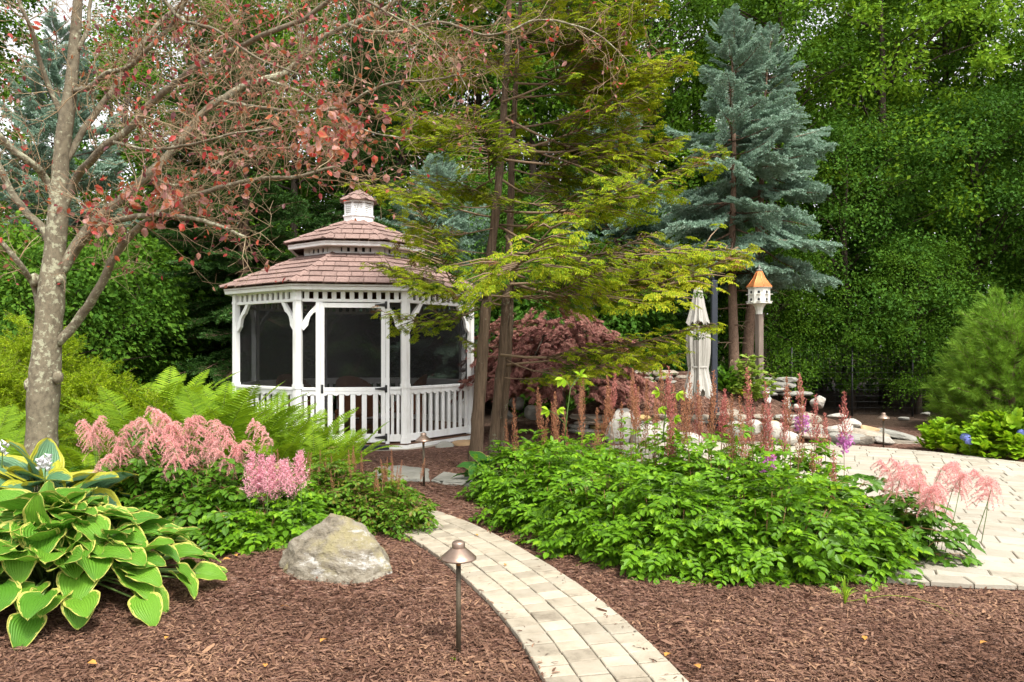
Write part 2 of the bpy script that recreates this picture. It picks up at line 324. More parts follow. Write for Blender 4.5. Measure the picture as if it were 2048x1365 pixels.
def barkmat(name, base, dark, lichen=None, scale=(6, 6, 1.2), bump=0.8, lich_th=0.56):
    m, n, l, b = newmat(name)
    tc = n.new('ShaderNodeTexCoord'); mp = n.new('ShaderNodeMapping'); mp.inputs['Scale'].default_value = scale; l.new(tc.outputs['Object'], mp.inputs['Vector'])
    a = n.new('ShaderNodeTexNoise'); a.inputs['Scale'].default_value = 3; a.inputs['Detail'].default_value = 9; a.inputs['Roughness'].default_value = 0.7; l.new(mp.outputs[0], a.inputs['Vector'])
    r = ramp(n, [(0.3, dark), (0.55, base), (0.8, tuple(x*1.35 for x in base))]); l.new(a.outputs['Fac'], r.inputs[0]); out = r.outputs[0]
    if lichen:
        q = n.new('ShaderNodeTexNoise'); q.inputs['Scale'].default_value = 20; q.inputs['Detail'].default_value = 8; q.inputs['Roughness'].default_value = 0.7; l.new(tc.outputs['Object'], q.inputs['Vector'])
        q2 = n.new('ShaderNodeTexNoise'); q2.inputs['Scale'].default_value = 1.7; l.new(tc.outputs['Object'], q2.inputs['Vector'])
        ad = n.new('ShaderNodeMath'); ad.operation = 'MULTIPLY_ADD'; ad.inputs[1].default_value = 0.45; l.new(q2.outputs['Fac'], ad.inputs[0]); l.new(q.outputs['Fac'], ad.inputs[2])
        rr = ramp(n, [(lich_th+0.19, (0, 0, 0)), (lich_th+0.25, (1, 1, 1))]); l.new(ad.outputs[0], rr.inputs[0])
        mc = n.new('ShaderNodeMix'); mc.data_type = 'RGBA'; l.new(rr.outputs[0], mc.inputs['Factor']); l.new(out, mc.inputs['A']); mc.inputs['B'].default_value = (*lichen, 1); out = mc.outputs['Result']
    l.new(out, b.inputs['Base Color']); b.inputs['Roughness'].default_value = 0.95; b.inputs['Specular IOR Level'].default_value = 0.2
    bp = n.new('ShaderNodeBump'); bp.inputs['Strength'].default_value = bump; bp.inputs['Distance'].default_value = 0.02; l.new(a.outputs['Fac'], bp.inputs['Height']); l.new(bp.outputs[0], b.inputs['Normal'])
    return m
MT['beechbark'] = barkmat('lichened_bark', (0.185, 0.158, 0.108), (0.09, 0.075, 0.052), (0.34, 0.34, 0.235), (9, 9, 6), 0.5, 0.575)
MT['twig'] = leafmat('red_brown_twig', [(0.13, 0.088, 0.05), (0.24, 0.172, 0.10), (0.34, 0.265, 0.165), (0.22, 0.115, 0.065)], 0, 0.8, 0.2)
MT['cypbark'] = barkmat('stringy_bark', (0.12, 0.083, 0.055), (0.035, 0.023, 0.015), (0.18, 0.178, 0.125), (14, 14, 0.9), 1.0, 0.66)
MT['sprucebark'] = barkmat('spruce_bark', (0.20, 0.13, 0.09), (0.09, 0.06, 0.04), None, (10, 10, 6), 0.8)
MT['woodbark'] = barkmat('woodland_bark', (0.08, 0.06, 0.045), (0.03, 0.022, 0.017), None, (8, 8, 1.5), 0.8)
MT['deadtwig'] = leafmat('dry_twig', [(0.16, 0.11, 0.07), (0.24, 0.17, 0.11)], 0, 0.9, 0.2)
# foliage
MT['forest_mid'] = leafmat('forest_leaf', [(0.026, 0.078, 0.010), (0.048, 0.13, 0.015), (0.088, 0.20, 0.024)], 0.3, 0.6, 0.2)
MT['forest_light'] = leafmat('light_maple_leaf', [(0.05, 0.13, 0.012), (0.09, 0.21, 0.022), (0.15, 0.28, 0.035)], 0.36, 0.6, 0.2)
MT['forest_dark'] = leafmat('dark_forest_leaf', [(0.018, 0.062, 0.010), (0.032, 0.10, 0.015), (0.062, 0.15, 0.024)], 0.3, 0.6, 0.2)
MT['spruce_dark'] = leafmat('dark_spruce_needle', [(0.012, 0.045, 0.014), (0.025, 0.08, 0.024), (0.045, 0.125, 0.035)], 0.12, 0.5, 0.35)
MT['spruce_blue'] = leafmat('blue_spruce_needle', [(0.15, 0.245, 0.172), (0.265, 0.395, 0.295), (0.43, 0.56, 0.455)], 0.25, 0.6, 0.35)
MT['hinoki_in'] = leafmat('cypress_inner', [(0.025, 0.075, 0.012), (0.045, 0.115, 0.016), (0.075, 0.155, 0.018)], 0.32, 0.6, 0.2)
MT['hinoki_tip'] = leafmat('cypress_gold_tip', [(0.07, 0.15, 0.012), (0.14, 0.235, 0.018), (0.245, 0.33, 0.025), (0.48, 0.43, 0.03)], 0.38, 0.6, 0.2)
MT['hinoki_brown'] = leafmat('cypress_brown', [(0.10, 0.055, 0.02), (0.20, 0.10, 0.035)], 0.1, 0.8, 0.2)
MT['beech_leaf'] = leafmat('copper_leaf', [(0.12, 0.04, 0.042), (0.24, 0.05, 0.048), (0.46, 0.055, 0.04), (0.36, 0.14, 0.05), (0.46, 0.25, 0.23), (0.28, 0.14, 0.06), (0.20, 0.155, 0.05)], 0.4, 0.4, 0.5)
MT['jmaple'] = leafmat('maroon_maple_leaf', [(0.16, 0.06, 0.052), (0.27, 0.11, 0.092), (0.36, 0.18, 0.138), (0.27, 0.15, 0.09)], 0.25, 0.5, 0.3)
MT['gold_juniper'] = leafmat('golden_needle', [(0.085, 0.165, 0.010), (0.175, 0.29, 0.014), (0.31, 0.42, 0.024)], 0.3, 0.55, 0.3)
MT['fern'] = leafmat('fern_green', [(0.08, 0.18, 0.013), (0.13, 0.26, 0.018), (0.20, 0.345, 0.027)], 0.38, 0.5, 0.3)
MT['fernstem'] = plain('fern_stem', (0.12, 0.16, 0.03), 0.7)
MT['astilbe'] = leafmat('astilbe_leaf', [(0.042, 0.125, 0.010), (0.08, 0.21, 0.016), (0.125, 0.29, 0.022), (0.20, 0.37, 0.03)], 0.38, 0.38, 0.45)
MT['astilbe_dark'] = leafmat('astilbe_dark_leaf', [(0.032, 0.10, 0.012), (0.06, 0.165, 0.02), (0.10, 0.23, 0.03)], 0.35, 0.36, 0.5)
MT['astilbe_red'] = leafmat('red_tipped_leaf', [(0.035, 0.10, 0.012), (0.06, 0.155, 0.018), (0.09, 0.17, 0.02), (0.20, 0.06, 0.03)], 0.3, 0.4, 0.4)
MT['rust'] = leafmat('rust_floret', [(0.24, 0.10, 0.055), (0.36, 0.16, 0.09), (0.42, 0.22, 0.12)], 0.2, 0.8, 0.2)
MT['redplume'] = leafmat('red_floret', [(0.32, 0.085, 0.08), (0.44, 0.15, 0.13), (0.48, 0.22, 0.17)], 0.2, 0.8, 0.2)
MT['pink'] = leafmat('pink_floret', [(0.68, 0.31, 0.30), (0.81, 0.44, 0.42), (0.88, 0.58, 0.54)], 0.3, 0.8, 0.2)
MT['palepink'] = leafmat('pale_pink_floret', [(0.60, 0.24, 0.31), (0.74, 0.36, 0.43), (0.84, 0.54, 0.57)], 0.3, 0.8, 0.2)
MT['mauve'] = leafmat('mauve_floret', [(0.45, 0.14, 0.38), (0.60, 0.24, 0.52)], 0.3, 0.8, 0.2)
MT['rstem'] = plain('russet_stem', (0.20, 0.10, 0.04), 0.7)
MT['gstem'] = plain('green_stem', (0.10, 0.17, 0.035), 0.7)
MT['pine'] = leafmat('pine_needle', [(0.08, 0.19, 0.03), (0.13, 0.28, 0.05), (0.20, 0.36, 0.08)], 0.2, 0.5, 0.3)
MT['hydrangea'] = leafmat('lime_leaf', [(0.10, 0.24, 0.015), (0.17, 0.34, 0.022), (0.26, 0.42, 0.035)], 0.35, 0.42, 0.4)
MT['viburnum'] = leafmat('pale_shrub_leaf', [(0.10, 0.20, 0.045), (0.17, 0.29, 0.08), (0.26, 0.37, 0.13)], 0.35, 0.45, 0.4)
MT['yellowfern'] = leafmat('yellow_fern', [(0.20, 0.30, 0.02), (0.32, 0.40, 0.03)], 0.35, 0.5, 0.3)
MT['blueflower'] = leafmat('blue_petal', [(0.16, 0.22, 0.55), (0.30, 0.34, 0.68)], 0.3, 0.7, 0.2)
MT['whiteflower'] = leafmat('white_petal', [(0.72, 0.70, 0.72), (0.8, 0.79, 0.8)], 0.3, 0.6, 0.3)
MT['grass'] = leafmat('grass_blade', [(0.10, 0.22, 0.02), (0.18, 0.32, 0.04)], 0.35, 0.45, 0.4)
MT['drygrass'] = leafmat('dark_grass_blade', [(0.03, 0.075, 0.012), (0.06, 0.13, 0.02)], 0.3, 0.5, 0.4)
MT['fallen'] = leafmat('fallen_leaf', [(0.40, 0.17, 0.03), (0.52, 0.26, 0.06), (0.35, 0.14, 0.05)], 0.2, 0.6, 0.3)
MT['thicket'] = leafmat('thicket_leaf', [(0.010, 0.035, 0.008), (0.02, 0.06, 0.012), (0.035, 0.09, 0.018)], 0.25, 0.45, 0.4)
def hostamat(name, g1, g2, y1, y2, edge):
    m, n, l, b = newmat(name)
    uv = n.new('ShaderNodeUVMap'); sx = n.new('ShaderNodeSeparateXYZ'); l.new(uv.outputs[0], sx.inputs[0])
    oi = n.new('ShaderNodeObjectInfo')
    def M(op, a, c=None, d=None):
        x = n.new('ShaderNodeMath'); x.operation = op
        for i, q in enumerate((a, c, d)):
            if q is None: continue
            if isinstance(q, (int, float)): x.inputs[i].default_value = q
            else: l.new(q, x.inputs[i])
        return x.outputs[0]
    au = M('ABSOLUTE', M('MULTIPLY_ADD', sx.outputs[0], 2.0, -1.0))
    tipd = M('MULTIPLY', M('SUBTRACT', sx.outputs[1], 0.80), 3.0)
    e = M('MAXIMUM', au, M('ADD', tipd, 0.40))
    ns = n.new('ShaderNodeTexNoise'); ns.inputs['Scale'].default_value = 5; ns.inputs['Detail'].default_value = 3
    mp = n.new('ShaderNodeMapping'); mp.inputs['Scale'].default_value = (6, 1.6, 1); l.new(uv.outputs[0], mp.inputs['Vector'])
    cb = n.new('ShaderNodeCombineXYZ'); l.new(M('MULTIPLY', oi.outputs['Random'], 50.0), cb.inputs[0]); l.new(cb.outputs[0], mp.inputs['Location']); l.new(mp.outputs[0], ns.inputs['Vector'])
    f = M('ADD', e, M('MULTIPLY_ADD', ns.outputs['Fac'], 0.62, -0.32))
    rr = ramp(n, [(edge-0.02, (0, 0, 0)), (edge+0.03, (1, 1, 1))]); l.new(f, rr.inputs[0])
    gr = ramp(n, [(0, g1), (1, g2)]); l.new(M('ADD', M('MULTIPLY', oi.outputs['Random'], 0.7), M('MULTIPLY', ns.outputs['Fac'], 0.3)), gr.inputs[0])
    yr = ramp(n, [(0, y1), (1, y2)]); l.new(ns.outputs['Fac'], yr.inputs[0])
    mc = n.new('ShaderNodeMix'); mc.data_type = 'RGBA'; l.new(rr.outputs[0], mc.inputs['Factor']); l.new(gr.outputs[0], mc.inputs['A']); l.new(yr.outputs[0], mc.inputs['B'])
    l.new(mc.outputs['Result'], b.inputs['Base Color']); b.inputs['Roughness'].default_value = 0.5; b.inputs['Specular IOR Level'].default_value = 0.3
    wv = M('SINE', M('MULTIPLY', M('MULTIPLY_ADD', sx.outputs[0], 2.0, -1.0), 40.0))
    bp = n.new('ShaderNodeBump'); bp.inputs['Strength'].default_value = 0.45; bp.inputs['Distance'].default_value = 0.006; l.new(wv, bp.inputs['Height']); l.new(bp.outputs[0], b.inputs['Normal'])
    t = n.new('ShaderNodeBsdfTranslucent'); l.new(mc.outputs['Result'], t.inputs['Color']); ms = n.new('ShaderNodeMixShader'); ms.inputs[0].default_value = 0.25
    l.new(b.outputs[0], ms.inputs[1]); l.new(t.outputs[0], ms.inputs[2]); l.new(ms.outputs[0], n['Material Output'].inputs['Surface'])
    return m
MT['hosta'] = hostamat('variegated_hosta', (0.055, 0.18, 0.012), (0.15, 0.32, 0.025), (0.42, 0.42, 0.05), (0.60, 0.55, 0.17), 0.87)
MT['hosta_blue'] = hostamat('blue_hosta', (0.08, 0.20, 0.09), (0.17, 0.31, 0.18), (0.34, 0.36, 0.02), (0.50, 0.46, 0.06), 0.70)
MT['hosta_green'] = hostamat('green_hosta', (0.04, 0.15, 0.02), (0.06, 0.20, 0.03), (0.30, 0.34, 0.05), (0.5, 0.46, 0.12), 0.93)
# ================================================================ GROUND, PATH, PATIO
def grid_axis(segs): return np.unique(np.round(np.concatenate([np.arange(a, b, s) for a, b, s in segs]), 4))
gx = grid_axis([(-400, -60, 34), (-60, -14, 4), (-14, -8, 0.4), (-8, 8.5, 0.11), (8.5, 16, 0.4), (16, 60, 4), (60, 401, 34)])
gy = grid_axis([(-60, -4, 8), (-4, 1, 1), (1, 16, 0.11), (16, 24, 0.5), (24, 60, 4), (60, 501, 40)])
X, Y = np.meshgrid(gx, gy); Z = hgt(X, Y)
nx, ny = len(gx), len(gy); I = np.arange(nx*ny).reshape(ny, nx)
g = Geo(); g.quads(np.c_[X.ravel(), Y.ravel(), Z.ravel()], np.stack([I[:-1, :-1], I[:-1, 1:], I[1:, 1:], I[1:, :-1]], -1).reshape(-1, 4), 0, True)
ground = g.obj('ground', MT['mulch']); ground['kind'] = 'structure'; ground['label'] = 'ground covered in shredded brown bark mulch'
# the walk: a bed of sand with four columns of tumbled pavers that follow its bend
arc = np.r_[0, np.cumsum(np.hypot(*np.diff(PATHS, axis=0).T))]
def path_at(s, off):
    c = np.array([np.interp(s, arc, PATHS[:, 0]), np.interp(s, arc, PATHS[:, 1])]); e = 0.06
    a = np.array([np.interp(s-e, arc, PATHS[:, 0]), np.interp(s-e, arc, PATHS[:, 1])]); b = np.array([np.interp(s+e, arc, PATHS[:, 0]), np.interp(s+e, arc, PATHS[:, 1])])
    t = (b-a)/np.linalg.norm(b-a); return c+off*np.array([t[1], -t[0]])
PW = 0.315
g = Geo(); ss = np.linspace(0.06, arc[-1]-0.06, 90)
L = np.array([path_at(s, -PW+0.005) for s in ss]); R_ = np.array([path_at(s, PW-0.005) for s in ss]); n = len(ss)
V = np.r_[np.c_[L, np.full(n, 0.014)], np.c_[R_, np.full(n, 0.014)]]
g.quads(V, [(i, n+i, n+i+1, i+1) for i in range(n-1)])
path = g.obj('path', MT['joint']); path['kind'] = 'structure'; path['label'] = 'curved garden path of small tan tumbled pavers'
rs = RS(5)
def slab_geo(c4, z0, z1, b=0.006, tilt=(0, 0)):
    """four-cornered stone with an eased edge; c4 ccw corners"""
    c4 = np.asarray(c4, float); m = c4.mean(0); k = len(c4)
    inn = m+(c4-m)*(1-b/np.linalg.norm(c4-m, axis=1, keepdims=True)*1.4)
    zt = lambda q, z: z+(q-m)@np.asarray(tilt)
    V = np.r_[np.c_[c4, np.full(k, z0)], np.c_[c4, zt(c4, z1-b)], np.c_[inn, zt(inn, z1)]]
    g = Geo(); Q = []
    for r in range(2):
        for i in range(k): j = (i+1) % k; Q.append((r*k+i, r*k+j, (r+1)*k+j, (r+1)*k+i))
    T = [(2*k, 2*k+i, 2*k+i+1) for i in range(1, k-1)]
    g.quads(V, Q); g.add(V, T); return g
def add_slab(name, c4, z0, z1, mat, parent, rs, b=0.006):
    m = np.mean(c4, 0); g = slab_geo(np.asarray(c4)-m, 0, z1-z0, b, rs.uniform(-0.010, 0.010, 2))
    return link(name, g.mesh(name, mat), parent, Matrix.Translation((m[0], m[1], z0)))
cw = 2*PW/4
for c in range(4):
    s = 0.08+rs.uniform(0, 0.1)
    while s < arc[-1]-0.2:
        ln = rs.choice([0.115, 0.13, 0.15])*rs.uniform(0.95, 1.05); gp = 0.003
        o0, o1 = -PW+c*cw+gp, -PW+(c+1)*cw-gp
        j = lambda: rs.uniform(-0.0025, 0.0025, 2)
        c4 = [path_at(s+0.005, o0)+j(), path_at(s+0.005, o1)+j(), path_at(s+ln-0.005, o1)+j(), path_at(s+ln-0.005, o0)+j()]
        add_slab('paver', c4, 0.004, 0.032+rs.uniform(-0.0015, 0.0015), MT['paver'], path, rs, 0.004); s += ln
# the round patio
px0, py0, pr = PAT
g = Geo(); a = np.linspace(0, 2*PI, 97)[:-1]
g.add(np.r_[[[px0, py0, 0.012]], np.c_[px0+(pr-0.01)*np.cos(a), py0+(pr-0.01)*np.sin(a), np.full(96, 0.012)]], [(0, i+1, (i+1) % 96+1) for i in range(96)])
patio = g.obj('patio', MT['sand']); patio['kind'] = 'structure'; patio['label'] = 'round patio of large pale rectangular pavers'
cells = []
nring = 88
for i in range(nring):
    a0, a1 = 2*PI*i/nring+0.0012, 2*PI*(i+1)/nring-0.0012
    f = lambda r, t: np.array([px0+r*math.cos(t), py0+r*math.sin(t)])
    cells.append([f(pr-0.155, a0), f(pr-0.004, a0), f(pr-0.004, a1), f(pr-0.155, a1)])
th = math.radians(-24); Rm = np.array([[math.cos(th), -math.sin(th)], [math.sin(th), math.cos(th)]])
v = -4.0; ri = pr-0.162
def clip_circle(c4):
    from_c = np.array(c4); out = []
    d = np.linalg.norm(from_c, axis=1)
    if (d < ri).all(): return from_c
    if (d > ri).all(): return None
    P_ = []
    for i in range(4):
        A, B = from_c[i], from_c[(i+1) % 4]; P_ += [A+(B-A)*t for t in np.linspace(0, 1, 6)[:-1]]
    P_ = np.array(P_); dd = np.linalg.norm(P_, axis=1, keepdims=True); P_ = np.where(dd > ri, P_*ri/dd, P_)
    keep = [P_[0]]
    for q in P_[1:]:
        if np.linalg.norm(q-keep[-1]) > 0.02: keep.append(q)
    keep = np.array(keep)
    x, y = keep[:, 0], keep[:, 1]; ar = 0.5*abs(np.dot(x, np.roll(y, 1))-np.dot(y, np.roll(x, 1)))
    return keep if ar > 0.004 and len(keep) > 2 else None
while v < 4.0:
    hgt_row = rs.choice([0.15, 0.225, 0.225]); u = -4.2+rs.uniform(0, 0.3)
    while u < 4.2:
        wd = rs.choice([0.225, 0.3, 0.3, 0.38]); gp = 0.0025
        q = clip_circle([(u+gp, v+gp), (u+wd-gp, v+gp), (u+wd-gp, v+hgt_row-gp), (u+gp, v+hgt_row-gp)])
        if q is not None: cells.append(list((q@Rm.T)+np.array([px0, py0])))
        u += wd
    v += hgt_row
def cell_rank(c):
    m = np.mean(c, 0); sx = m[0]/m[1]*FPX+1024
    hid = m[0] < 0.40*m[1]+0.35 or sx > 2100            # behind the planting or outside the frame
    return (1 if hid else 0, m[1])
cells.sort(key=cell_rank); rest = Geo()
for k, c in enumerate(cells):
    if k < 290: add_slab('paver', c, 0.006, 0.036+rs.uniform(-0.002, 0.002), MT['patiopaver'], patio, rs, 0.006)
    else:
        m = np.mean(c, 0); q = slab_geo(np.asarray(c)-m, 0, 0.03, 0.006)
        for V_, T_ in zip(q.V, q.T): rest.add(V_+np.array([m[0], m[1], 0.006]), T_-T_.min() if False else T_-(0 if T_ is q.T[0] else len(q.V[0])))
stuff(rest.obj('paver', MT['patiopaver'], patio))

# ================================================================ STONES
_ico = {}
def ico(sub):
    if sub not in _ico:
        import bmesh
        b = bmesh.new(); bmesh.ops.create_icosphere(b, subdivisions=sub, radius=1); b.verts.ensure_lookup_table()
        _ico[sub] = (np.array([v.co[:] for v in b.verts]), np.array([[v.index for v in f.verts] for f in b.faces])); b.free()
    return _ico[sub]
def vnoise(V, f, seed):
    r = RS(seed); o = np.zeros(len(V))
    for k in range(6):
        d = norm(r.normal(size=3)); o += np.sin(V@d*f*(1+0.35*k)+r.uniform(0, 6.3))/(1+0.35*k)
    return o/3
def rock_mesh(name, size, seed, mat, sub=3, rough=0.10, cuts=7, flat=0.0):
    V, T = ico(sub); V = V.copy(); r = RS(seed)
    for k in range(cuts):                                   # knock off facets
        d = norm(r.normal(size=3)*np.array([1, 1, 0.8])); t = r.uniform(0.62, 0.88)
        q = V@d; V = V-np.where(q > t, q-t, 0)[:, None]*d
    if flat: V[:, 2] = np.sign(V[:, 2])*np.minimum(np.abs(V[:, 2]), flat)
    V = V*(1+rough*vnoise(V, 3.2, seed)[:, None]+rough*0.45*vnoise(V, 9, seed+1)[:, None])
    if flat: V[:, 2] /= flat
    g = Geo(); g.add(V*np.asarray(size)/2, T, 0, False); return g.mesh(name, mat)
def rock(label, c, size, seed, mat, rz=0, cat='rock', group=None, tilt=(0, 0), name='rock', flat=0, cuts=7, rough=0.10, sub=3):
    o = link(name, rock_mesh(name, size, seed, MT[mat], sub, rough, cuts, flat)); o.location = c; o.rotation_euler = (tilt[0], tilt[1], rz)
    return tag(o, label, cat, group)
# the big boulder beside the path: an outline of its own, steep on the left, sloping shoulder to the right
def boulder():
    import bmesh
    pts = [(-.04, .0, .405), (.06, -.03, .395), (.15, .04, .335), (.0, .25, .30), (-.2, .2, .25), (-.29, -.02, .235), (-.22, -.15, .19), (-.37, .05, .11), (-.15, -.25, .06), (.01, -.22, .22), (.10, -.30, .02), (.25, -.30, -.02), (.27, -.06, .22), (.37, -.12, .05), (.36, -.22, -.06), (-.40, -.08, -.05), (-.3, -.22, -.05), (.3, .25, .05), (-.3, .25, .05), (.20, -.18, .20), (-.38, .1, -.12), (.38, .1, -.12), (.2, -.3, -.12), (-.2, -.26, -.12), (.3, .25, -.12), (-.3, .25, -.12)]
    bm = bmesh.new()
    for p in pts: bm.verts.new(p)
    r = bmesh.ops.convex_hull(bm, input=bm.verts); bmesh.ops.delete(bm, geom=[v for v in bm.verts if not v.link_faces], context='VERTS')
    for _ in range(4): bmesh.ops.subdivide_edges(bm, edges=[e for e in bm.edges if e.calc_length() > 0.012], cuts=1, use_grid_fill=True); bmesh.ops.triangulate(bm, faces=bm.faces)
    bm.normal_update(); V = np.array([v.co[:] for v in bm.verts]); N = np.array([v.normal[:] for v in bm.verts]); bm.verts.index_update(); T = np.array([[v.index for v in f.verts] for f in bm.faces]); bm.free()
    q = V*np.array([1, 1, 1.6])
    dsp = 0.007*vnoise(q, 9, 3)-0.013*np.abs(vnoise(q, 16, 8))+0.008*vnoise(q, 38, 9)+0.004*vnoise(q, 85, 11)
    g = Geo(); g.add((V+N*dsp[:, None])*np.array([1.05, 1, 1]), T, 0, False); o = g.obj('boulder', MT['boulder']); o.location = (-1.155, 4.78, 0.015)
    tag(o, 'large angular tan and grey boulder sitting in the mulch beside the path', 'boulder')
boulder()
# stepping stones between the path and the gazebo
def flag(label, outline_px, seed, z=0.05, cat='stepping stone', mat='greystone', grp='stepping stones'):
    q = np.array([P(x, y, (EYE-z)*FPX/(y-HOR)) for x, y in outline_px])[:, :2]; m = q.mean(0); q = q-m
    if np.cross(q[1]-q[0], q[2]-q[1]) < 0: q = q[::-1]
    k = 5; fine = []
    r = RS(seed)
    for i in range(len(q)):
        for t in np.arange(k)/k: fine.append(q[i]+(q[(i+1) % len(q)]-q[i])*t+r.uniform(-0.012, 0.012, 2))
    g = slab_geo(np.array(fine), 0, 0.09, 0.018); o = g.obj('stepping_stone', MT[mat]); hh = float(hgt(m[0], m[1]))
    o.location = (m[0], m[1], max(z, hh+0.03)-0.09); tag(o, label, cat, grp)
flag('long flat grey stepping stone behind the second path light, in front of the gazebo door', [(738, 958), (752, 934), (800, 931), (858, 938), (860, 960), (790, 963)], 1)
flag('short flat grey stepping stone just left of the cypress trunks', [(862, 958), (885, 943), (920, 948), (960, 958), (940, 967), (885, 965)], 2)
flag('pale flat stone slab right of the cypress trunks', [(1000, 938), (1010, 926), (1075, 922), (1090, 934), (1050, 940)], 3, mat='concrete')
rock('rounded tan cobble at the foot of the gazebo, beside the cypress trunk', P(926, 893, 11.2), (0.40, 0.30, 0.24), 21, 'tanstone', 0.2, 'cobble', cuts=2, rough=0.04)
rock('rounded grey green cobble at the foot of the gazebo, left of a tan one', P(890, 896, 11.05), (0.30, 0.24, 0.20), 22, 'greystone', 0.4, 'cobble', cuts=2, rough=0.04)
# dry-laid stone wall that holds the mulch mound
def stone_wall(name, label, x0, x1, y0, zb, courses, seed, curve=0.0, mats=('fieldstone', 'greystone', 'fieldstone', 'ochrestone')):
    r = RS(seed); root = thing(name, label, 'stone wall', ((x0+x1)/2, y0, zb)); z = 0.0
    for c in range(courses):
        h = r.uniform(0.06, 0.13); x = x0+r.uniform(0, 0.15)
        while x < x1:
            wd = r.uniform(0.28, 0.75); xm = x+wd/2
            m = rock_mesh('stone', (wd*1.02, 0.38, h*1.04), int(r.randint(1e6)), MT[mats[r.randint(len(mats))]], 2, 0.05, 4, 0.62)
            o = link('stone', m, root); o.location = (xm-(x0+x1)/2, curve*((xm-x0)/(x1-x0))**2+c*0.03+r.uniform(-0.04, 0.04), z+h/2); o.rotation_euler = (r.uniform(-.04, .04), r.uniform(-.05, .05), r.uniform(-.12, .12))
            x += wd*0.99
        z += h*0.94
    return root
stone_wall('stone_wall', 'low dry stone wall of tan and grey slabs holding the mulch mound behind the umbrella', 0.9, 4.75, 12.25, 0.02, 5, 31)
stone_wall('stone_wall', 'upper dry stone wall of flat grey slabs above the Japanese maple side of the mound', 1.5, 3.1, 13.3, 0.62, 5, 32, mats=('fieldstone', 'greystone'))
stone_wall('stone_wall', 'short stack of thin grey slabs on top of the mound under the birdhouse', 4.7, 5.35, 14.3, 0.60, 4, 33, mats=('greystone',))
RK = [  # px, py(bottom), D, w, d, h, mat, label
 (1243, 862, 11.5, 0.62, 0.4, 0.62, 'palestone', 'tall white boulder standing left of the umbrella among the plume spires', 0, 0),
 (1292, 868, 11.3, 0.5, 0.4, 0.42, 'palestone', 'white angular boulder left of the umbrella, right of a taller one', 0, 0),
 (1330, 872, 11.6, 0.35, 0.3, 0.46, 'palestone', 'narrow white boulder directly left of the umbrella cloth', 0, 0),
 (1372, 870, 11.5, 0.55, 0.4, 0.25, 'palestone', 'low white boulder under the closed umbrella', 0, 0),
 (1462, 846, 11.9, 0.55, 0.4, 0.25, 'fieldstone', 'rounded tan boulder right of the dark umbrella mast', 0, 0),
 (1470, 878, 11.4, 0.42, 0.3, 0.30, 'greystone', 'pale grey boulder low on the right of the umbrella mast', 0, 0),
 (1507, 868, 11.3, 0.3, 0.3, 0.24, 'palestone', 'small white rock below the left owl figurine', 0, 0),
 (1545, 880, 11.2, 0.34, 0.3, 0.34, 'palestone', 'upright white rock between the two mauve plumes', 0, 0),
 (1580, 892, 11.1, 0.36, 0.3, 0.26, 'palestone', 'blocky white rock at the left end of the patio edge', 0, 0),
 (1610, 852, 12.4, 0.5, 0.35, 0.25, 'fieldstone', 'tan rock half buried low in the mulch slope', 0, 0),
 (1596, 822, 12.9, 0.22, 0.2, 0.14, 'palestone', 'small cream stone on the mulch slope right of the owls', 0, 0),
 (1637, 816, 13.6, 0.30, 0.25, 0.26, 'palestone', 'cream pointed rock high on the right edge of the mound', 0, 0),
 (1673, 838, 13.4, 0.36, 0.3, 0.12, 'palestone', 'low cream rock at the foot of the mound, behind the plumes', 0, 0),
 (1702, 862, 12.0, 0.36, 0.3, 0.22, 'palestone', 'domed white rock behind the row of flat rocks', 0, 0),
 (1632, 872, 11.9, 0.62, 0.5, 0.14, 'greystone', 'dark grey layered slab left of the pale flat rocks', 1, 0.12),
 (1640, 886, 11.7, 0.72, 0.5, 0.10, 'fieldstone', 'thin tan slab lying lowest beside the patio rim', 1, 0.08),
 (1680, 872, 11.7, 0.55, 0.45, 0.22, 'palestone', 'rounded cream boulder between layered slabs at the patio rim', 0, 0),
 (1692, 889, 11.5, 0.60, 0.45, 0.16, 'greystone', 'long grey rock under the rounded cream boulder', 1, 0.05),
 (1726, 889, 11.4, 0.34, 0.3, 0.13, 'fieldstone', 'small tan rock tucked under the leaning slabs', 1, 0),
 (1733, 874, 11.6, 0.70, 0.45, 0.11, 'fieldstone', 'wide tan slab leaning across two lower rocks', 1, 0.14),
 (1744, 866, 11.9, 0.42, 0.35, 0.10, 'tanstone', 'orange tan slab resting on the wide leaning slab', 1, 0.25),
 (1793, 876, 11.7, 0.66, 0.5, 0.10, 'greystone', 'big flat grey slab sloping down behind the third path light', 1, 0.22),
 (1770, 886, 11.3, 0.30, 0.25, 0.10, 'palestone', 'small pale stone at the foot of the third path light', 1, 0.1),
 (1812, 888, 11.5, 0.5, 0.3, 0.06, 'fieldstone', 'flat pinkish stone low in the mulch right of the third path light', 1, 0.05),
 (1850, 884, 11.7, 0.42, 0.25, 0.07, 'fieldstone', 'thin flat stone left of the small lime bush', 1, 0.03),
 (1852, 832, 15.6, 0.22, 0.2, 0.10, 'greystone', 'lone grey stone on the dark woodland floor left of the pine', 0, 0),
 (1808, 840, 15.2, 0.24, 0.2, 0.06, 'greystone', 'flat dark stone half sunk in the woodland floor', 1, 0),
 (1035, 820, 13.2, 0.34, 0.3, 0.26, 'greystone', 'mossy grey rock in the shade under the Japanese maple', 0, 0),
 (1068, 838, 13.0, 0.42, 0.35, 0.28, 'greystone', 'grey rock in the shade right of the cypress trunks', 0, 0),
 (1010, 838, 12.8, 0.34, 0.3, 0.2, 'greystone', 'dark shaded rock directly right of the cypress trunks', 0, 0),
 (1125, 832, 12.2, 0.16, 0.14, 0.10, 'palestone', 'small white stone in the mulch under the Japanese maple', 0, 0),
]
